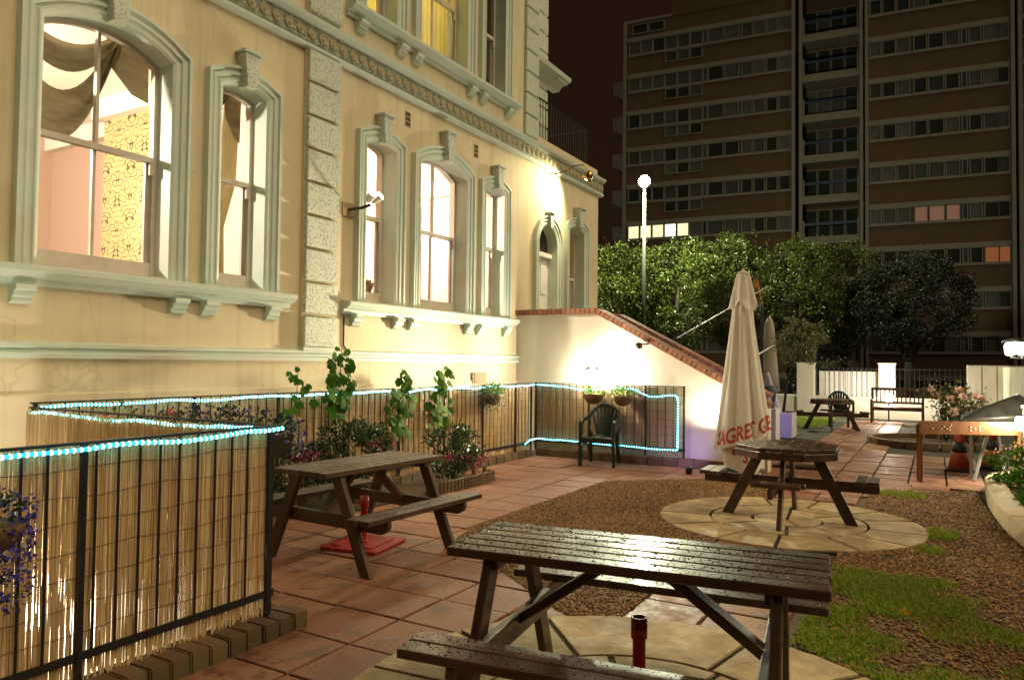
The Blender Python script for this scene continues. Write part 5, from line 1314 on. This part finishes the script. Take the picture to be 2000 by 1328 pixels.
# raised sandstone bed on the right
t = thing('raised_bed', 'curved low sandstone wall holding a raised flower bed', 'wall', (9, -.6, 0))
cv = [(12.2, -1.15), (11.55, -.80), (11.1, -.56), (10.7, -.50), (10.2, -.485), (9.65, -.475), (9.1, -.49), (8.55, -.52), (8.05, -.56), (7.5, -.64), (6.9, -.76), (6.3, -.92)]
for i, (p, q) in enumerate(zip(cv[:-1], cv[1:])):
    p = Vector(p); q = Vector(q); dd = (q - p).normalized(); nn = Vector((-dd.y, dd.x)); nn = nn if nn.y < 0 else -nn; L = (q - p).length
    p2 = p + dd * .006; q2 = q - dd * .006
    MB().prism([tuple(p2), tuple(q2), tuple(q2 + nn * .21), tuple(p2 + nn * .21)], -.02, .17 + rng.uniform(-.004, .004)).build('coping_stone', MT['sandwall'], t, bevel=.012)
MB().prism([(12.3, -1.3), (11, -.68), (9.1, -.66), (8.0, -.72), (6.3, -1.1), (6.3, -1.5), (12.3, -1.5)], 0, .13).build('soil', MT['mulch'], t)
for (x, y, r_, lb) in ((10.35, -.78, .24, 'flowering shrub tumbling over the curved end of the raised bed'), (8.9, -.86, .26, 'leafy shrub growing in the raised bed nearest the grass')):
    P, N = clump_crown((x, y, .34), (r_, r_, .24), 30, 40, .09); fl, fd = blob((x, y, .44), (r_, r_, .2), 120, .85)
    plant('flowering_shrub', lb, 'bush', (x, y, .13), [('foliage', leaf_mesh('foliage', P, nrg.uniform(.03, .06, len(P)), N), 'vineleaf'), ('flowers', leaf_mesh('flowers', fl, nrg.uniform(.02, .035, len(fl)), fd, .9), 'rosepink')])
# lamp posts at the right-hand edge
t = thing('lamp_post', 'pale post with a glowing low lantern beside the wooden stand', 'lamp', (11.55, -1.0, 0))
MB().box(11.55, 11.67, -1.09, -.97, .1, .98).build('post', MT['whitewall'], t, bevel=.01); MB().box(11.53, 11.69, -1.11, -.95, .98, 1.02).build('cap', MT['whitewall'], t)
MB().lathe([(.03, .70), (.055, .72), (.062, .84), (.05, .87), (.001, .88)], 12, (11.48, -.93, 0)).build('lantern', MT['bulb_lamp'], t, True); MB().box(11.49, 11.56, -.99, -.95, .75, .82).build('bracket', MT['lampblack'], t)
lamp('POINT', (11.36, -.86, .86), 75, (1, .88, .60), .06, 'lantern_light')
t = thing('twin_lantern', 'pair of glowing lanterns on a tall bracket above the white boarded wall', 'lamp', (15.4, -1.4, 0))
MB().tube([(15.4, -1.36, 0), (15.4, -1.36, 1.7)], .035, 8).build('post', MT['lampblack'], t)
for (x, y) in ((15.35, -1.10), (15.15, -1.25)):
    MB().lathe([(.04, 1.72), (.075, 1.74), (.085, 1.89), (.05, 1.93), (.001, 1.935)], 12, (x, y, 0)).build('lantern', MT['bulb_lamp'], t, True); MB().lathe([(.13, 1.935), (.13, 1.955), (.04, 2.02), (.001, 2.03)], 12, (x, y, 0)).build('cap', MT['lampblack'], t, True); MB().tube([(15.4, -1.36, 1.66), (x, y, 1.68)], .015, 6).build('arm', MT['lampblack'], t)
lamp('POINT', (15.0, -1.0, 1.82), 70, (1, .94, .62), .1, 'lantern_light')

# overhead cables
for k, (p, q) in enumerate((((12.5, 3.9, 1.95), (13.6, 2.6, 2.9)), ((13.0, 3.0, 1.45), (13.6, 2.5, 1.85)))):
    t = thing('overhead_cable', ('upper slack cable running from the stair wall to the sign arch', 'lower slack cable running from the stair wall to the sign arch')[k], 'cable', p); MB().tube([p, q], .012, 6).build('cable', MT['galv'], t)

# ================================================================== STREET: lamp, trees, tower block
def world_at(px, depth, z): 
    v = Vector((0, 0, 0)) + Vector((math.cos(YAW), math.sin(YAW), 0)) * depth + rgt * ((px - 1000) / FPX * depth); return (v.x, v.y, z)
SL = world_at(1257, 26.6, 0)
t = thing('street_lamp', 'tall pale street lamp with a brilliant white head rising from the trees', 'street lamp', SL)
MB().tube([SL, (SL[0], SL[1], 4), (SL[0], SL[1], 8.0)], [.09, .075, .05], 10).build('column', MT['polegrey'], t, True)
MB().tube([(SL[0], SL[1], 8.0), (SL[0] - .12, SL[1] - .05, 8.12), (SL[0] - .34, SL[1] - .12, 8.16)], .05, 8).build('arm', MT['galv'], t)
MB().lathe([(.05, 8.20), (.17, 8.16), (.18, 8.10), (.001, 8.09)], 14, (SL[0] - .4, SL[1] - .14, 0)).build('hood', MT['galv'], t, True)
MB().sphere((SL[0] - .4, SL[1] - .14, 8.02), .21, 16, 10).build('lens', MT['street_bulb'], t, True)
lamp('POINT', (SL[0] - .45, SL[1] - .16, 7.66), 4600, (.98, 1.0, .66), .16, 'street_light')
def street_tree(px, depth, zc, rx, rz, n, label, mat, lean=0, group=None, trunk=True, sz=(.075, .135), fork=None):
    b = world_at(px, depth, 0); t = thing('street_tree', label, 'tree', b, 0, group)
    x, y, _ = b
    P, N = clump_crown((x, y, zc), (rx, rx, rz), 175, int(n * 2.7) // 175, .44, .74)
    # leafy shoots standing up out of the clipped top
    sh = []
    for k in range(34):
        q, _d = blob((x, y, zc), (rx * .95, rx * .95, rz), 1, .95); q = q[0]
        if q[2] < zc: continue
        for f in np.linspace(0, 1, 9): sh.append(q + np.array([.03 * math.sin(k + f * 4), .03 * math.cos(k), f * rng.uniform(.35, .75)]) + nrg.normal(size=3) * .05)
    if sh: sh = np.array(sh); P = np.concatenate([P, sh]); N = np.concatenate([N, np.tile([[0, 0, .4]], (len(sh), 1))])
    o = link('crown', leaf_mesh('crown', P, nrg.uniform(sz[0], sz[1], len(P)), N, .62, .3), MT[mat], t); setp(o, kind='stuff')
    mb = MB(); h = zc - rz * .75 if fork is None else fork / .82
    mb.tube([(x, y, 0), (x + lean * .1, y, h * .5), (x + lean * .25, y, h)], [.20, .16, .14], 9)
    if trunk:
        r3 = rgt
        for dx, dz, rr in ((-1.1, 1.5, .11), (.9, 1.4, .13), (.15, 1.9, .10), (2.0, 1.5, .06), (-1.9, 1.7, .06)) if fork is None else ((-.62, 1.0, .15), (.55, 1.1, .17), (1.8, 1.5, .09), (-1.7, 1.6, .07), (.2, 2.2, .1)):
            mb.tube([(x + lean * .25, y, h * .82), (x + r3.x * dx * .45, y + r3.y * dx * .45, h + dz * .45), (x + r3.x * dx, y + r3.y * dx, h + dz)], [rr * 1.2, rr, rr * .5], 8)
    mb.build('trunk', MT['bark'], t, True)
    return t
G_ = None
street_tree(1215, 30.5, 4.2, 1.75, 2.15, 5200, 'leafy clipped street tree whose crown meets the corner of the pub', 'treeleaf')
street_tree(1318, 29.6, 4.35, 1.9, 2.2, 6600, 'leafy clipped street tree catching most of the street lamp light', 'treeleaf')
street_tree(1430, 30.8, 4.45, 2.0, 2.35, 6600, 'leafy clipped street tree behind the tip of the furled parasol', 'treeleaf')
street_tree(1545, 31.0, 4.5, 2.05, 2.35, 6000, 'leafy clipped street tree between the sign arch and the dark tree', 'treeleaf')
street_tree(1650, 31.6, 4.5, 1.7, 2.3, 4200, 'narrow leafy street tree whose shaded side touches the dark tree', 'treeleaf')
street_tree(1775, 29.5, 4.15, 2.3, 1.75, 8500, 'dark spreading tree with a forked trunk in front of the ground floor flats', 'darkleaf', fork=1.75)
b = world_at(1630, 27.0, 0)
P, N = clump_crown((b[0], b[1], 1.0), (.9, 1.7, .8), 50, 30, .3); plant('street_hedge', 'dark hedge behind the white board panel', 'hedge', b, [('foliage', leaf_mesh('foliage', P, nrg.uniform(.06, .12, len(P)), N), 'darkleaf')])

# tower block: local axis u runs left to right along its front
TA = Vector((50.0, 19.4, 0)); TU = Vector((.096, -.9955, 0)).normalized(); TN = Vector((TU.y, -TU.x, 0));  TN = TN if TN.x < 0 else -TN
tw = thing('tower_block', 'ten storey brick tower block with white window bands looming behind the trees', 'building', tuple(TA + TU * 14))
TMX = Matrix(((TU.x, TN.x, 0, TA.x), (TU.y, TN.y, 0, TA.y), (0, 0, 1, 0), (0, 0, 0, 1)))      # (u, out, z)
def ru(u): return u if u < 11.7 else 11.7 + (u - 11.7) * .925
def tb(mb, u0, u1, o0, o1, z0, z1): return mb.box(ru(u0), ru(u1), o0, o1, z0, z1, TMX)
ROWS = [24.3 - 2.68 * k for k in range(10)]
for u0, u1 in ((0, 11.25), (15.95, 24.35), (24.9, 34)):
    tb(MB(), u0, u1, -8, 0, -.5, 26.2).build('brick_wall', MT['towerbrick'], tw)
tb(MB(), 11.25, 15.95, -8, -1.2, -.5, 26.2).build('stair_bay_wall', MT['towerbrick'], tw)
tb(MB(), 3.2, 34, -8, .05, 26.2, 28.6).build('penthouse', MT['towerbrick'], tw)
for u in (-.28, 11.2, 11.65, 15.55, 15.9, 24.35, 24.75): tb(MB(), u, u + .22, -.2, .16, -.5, 26.35).build('concrete_fin', MT['towerwhite'], tw)
tb(MB(), -.3, 3.2, -8, .06, 26.2, 26.4).build('roof_edge', MT['towerwhite'], tw)
wcache = {}
def tw_window(u0, u1, z0, z1, glass='netcurtain'):
    u0, u1 = ru(u0), ru(u1); key = (round(u1 - u0, 3), round(z1 - z0, 3))
    if key not in wcache:
        w_, h_ = key; fr = MB(); b_ = .055
        for a in ((0, w_, 0, b_), (0, w_, h_ - b_, h_), (0, b_, b_, h_ - b_), (w_ - b_, w_, b_, h_ - b_)): fr.box(a[0], a[1], .0, .07, a[2], a[3])
        pn = MB().box(b_, w_ - b_, .005, .02, b_, h_ - b_)
        wcache[key] = (fr.mesh('window'), pn.mesh('pane'))
    fm, pmh = wcache[key]
    Mx = TMX @ Matrix.Translation((u0, .0, z0))
    f = bpy.data.objects.new('window', fm); col.objects.link(f); f.parent = tw; f.matrix_parent_inverse = PM[tw.name].inverted(); f.matrix_basis = Mx
    if not fm.materials: fm.materials.append(MT['towerwhite'])
    p = bpy.data.objects.new('pane', pmh); col.objects.link(p); p.parent = f
    if not pmh.materials: pmh.materials.append(MT['netcurtain'])
    if glass != 'netcurtain': p.material_slots[0].link = 'OBJECT'; p.material_slots[0].material = MT[glass]
    return f
for k, zc in enumerate(ROWS):
    for u0, u1 in ((.0, 11.2), (16.1, 24.3), (25.0, 33)):
        tb(MB(), u0, u1, 0, .10, zc + .50, zc + .80).build('white_band', MT['towerwhite'], tw)
        tb(MB(), u0, u1, 0, .08, zc - .58, zc - .47).build('sill_band', MT['towerwhite'], tw)
    if k == 0: pass
    L = [(.12 + .88 * i, .85) for i in range(6)] + [(5.42, .30), (5.76, 1.05), (6.9, .95), (8.0, .72), (8.8, .72), (9.6, .72), (10.4, .72)]
    for i, (u, w_) in enumerate(L):
        gl = 'netcurtain'
        if k == 5 and i in (1, 2, 4): gl = 'lit_cream'
        if k == 5 and i == 3: gl = 'lit_hot'
        if k == 5 and i == 0: gl = 'lit_cream'
        elif rng.random() < .3: gl = gl if gl.startswith('lit') else 'towerdark'
        if k == 0 and 7 <= i <= 11: gl = 'lit_pinkdim'
        tw_window(u, u + w_, zc - .47, zc + .50, gl if gl in MT else 'netcurtain')
    if k < 8:
        for i in range(3): tw_window(2.76 + .88 * i, 3.61 + .88 * i, zc - 1.36, zc - .60, 'netcurtain' if rng.random() < .6 else 'towerdark')
    Rr = [(16.2, .72), (16.98, .82), (17.86, .78), (18.86, .80), (19.72, .92), (20.7, .82), (21.62, .34), (22.05, .72), (22.85, .82), (23.62, .66)]
    for i, (u, w_) in enumerate(Rr):
        gl = 'netcurtain' if rng.random() < .6 else 'towerdark'
        if k == 5 and i in (3, 4, 5): gl = 'lit_pink'
        if k == 6 and i in (8, 9): gl = 'lit_orange'
        if i == 6: gl = 'towerblue'
        tw_window(u, u + w_, zc - .47, zc + .50, gl)
    for i in range(4): tw_window(25.2 + i * 1.5, 26.5 + i * 1.5, zc - .47, zc + .5, 'towerdark')
    # recessed balcony of the middle bay
    tb(MB(), 11.87, 15.55, -1.2, .12, zc - 1.52, zc - 1.12).build('balcony_slab', MT['towerwhite'], tw)
    tb(MB(), 11.9, 15.5, -.02, .02, zc - .28, zc - .10).build('blue_handrail', MT['towerblue'], tw)
    tb(MB(), 11.9, 12.0, -.05, .08, zc - 1.12, zc + .05).build('balcony_cheek', MT['towerwhite'], tw); tb(MB(), 15.4, 15.5, -.05, .08, zc - 1.12, zc + .05).build('balcony_cheek', MT['towerwhite'], tw)
    tb(MB(), 11.9, 15.5, -.04, .04, zc - 1.12, zc - 1.0).build('balcony_kerb', MT['towerwhite'], tw)
    for i in range(4):
        f = tw_window(11.95 + i * .9, 12.8 + i * .9, zc - 1.1, zc + .95, 'towerdark' if rng.random() < .6 else 'netcurtain')
        f.matrix_basis = TMX @ Matrix.Translation((ru(11.95 + i * .9), -1.19, zc - 1.1))
    # angular balconies on the far end wall
    if 1 <= k <= 6:
        mb = MB(); vs_ = [TMX @ Vector(p) for p in ((-.3, -.3, zc + .55), (-1.15, -.3, zc + .55), (-1.15, -.3, zc - .35), (-.3, -.3, zc - .85), (-.3, -3, zc + .55), (-1.15, -3, zc + .55), (-1.15, -3, zc - .35), (-.3, -3, zc - .85))]
        mb.add(vs_, [(0, 1, 2, 3), (7, 6, 5, 4), (0, 4, 5, 1), (1, 5, 6, 2), (2, 6, 7, 3), (3, 7, 4, 0)]); mb.build('end_balcony', MT['towerwhite'], tw)
tw_window(.35, 1.5, 25.35, 26.05, 'towerdark'); tw_window(1.55, 2.7, 25.35, 26.05, 'towerdark')
tw_window(8.2, 9.6, 26.9, 27.9, 'towerdark'); tw_window(9.7, 11.0, 26.9, 27.9, 'towerdark')
# lamps inside the ground floor flat
for (px, z, r_, lb, mat) in ((1795, 2.3, .22, 'orange lamp shade glowing in the ground floor window of the tower', 'shop_light'), (1811, 2.12, .13, 'small white lamp in the ground floor window of the tower', 'lit_hot')):
    c = world_at(px, 46.6, z); t = thing('window_lamp', lb, 'lamp', c)
    MB().lathe([(r_, -.12), (r_ * .9, -.05), (r_ * .25, .12), (.02, .3), (.001, .31)], 12, c).build('shade', MT[mat], t, True); MB().tube([(c[0], c[1], z - .5), (c[0], c[1], z - .1)], .02, 6).build('stem', MT['lampblack'], t)

# ================================================================== SMALL LITTER
V = []; F = []; c = 0
for k in range(420):
    x = rng.uniform(2.4, 10.4); y = rng.uniform(1.9, 5.5)
    if inside((x, y), GRAV) or (x < 3.05 and y > 3.05): continue
    s_ = rng.uniform(.003, .010); a = rng.uniform(0, 6.28); e = rng.uniform(.3, 1)
    for q in range(4): t_ = a + q * math.pi / 2; r_ = s_ * (1 if q % 2 else e); V.append((x + r_ * math.cos(t_), y + r_ * math.sin(t_), .006 + (.003 if q % 2 else 0)))
    F.append((c, c + 1, c + 2, c + 3)); c += 4
setp(link('leaf_litter', np_mesh('leaf_litter', V, F), MT['mulch']), 'specks of soil and leaf litter scattered over the slabs', 'litter', kind='stuff')
pm('yellowleaf', (.75, .38, .03), (.8, .5, .06), 9, .6, trans=.3)
t = thing('fallen_leaf', 'single orange yellow fallen leaf lying on the grass', 'leaf', (5.02, .17, .045))
link('blade', leaf_mesh('blade', [(5.02, .19, .045), (5.02, .19, .047)], [.05, .045], [(0, -1, .1), (.6, -.6, .2)], .8, .2, jitter=.1), MT['yellowleaf'], t)
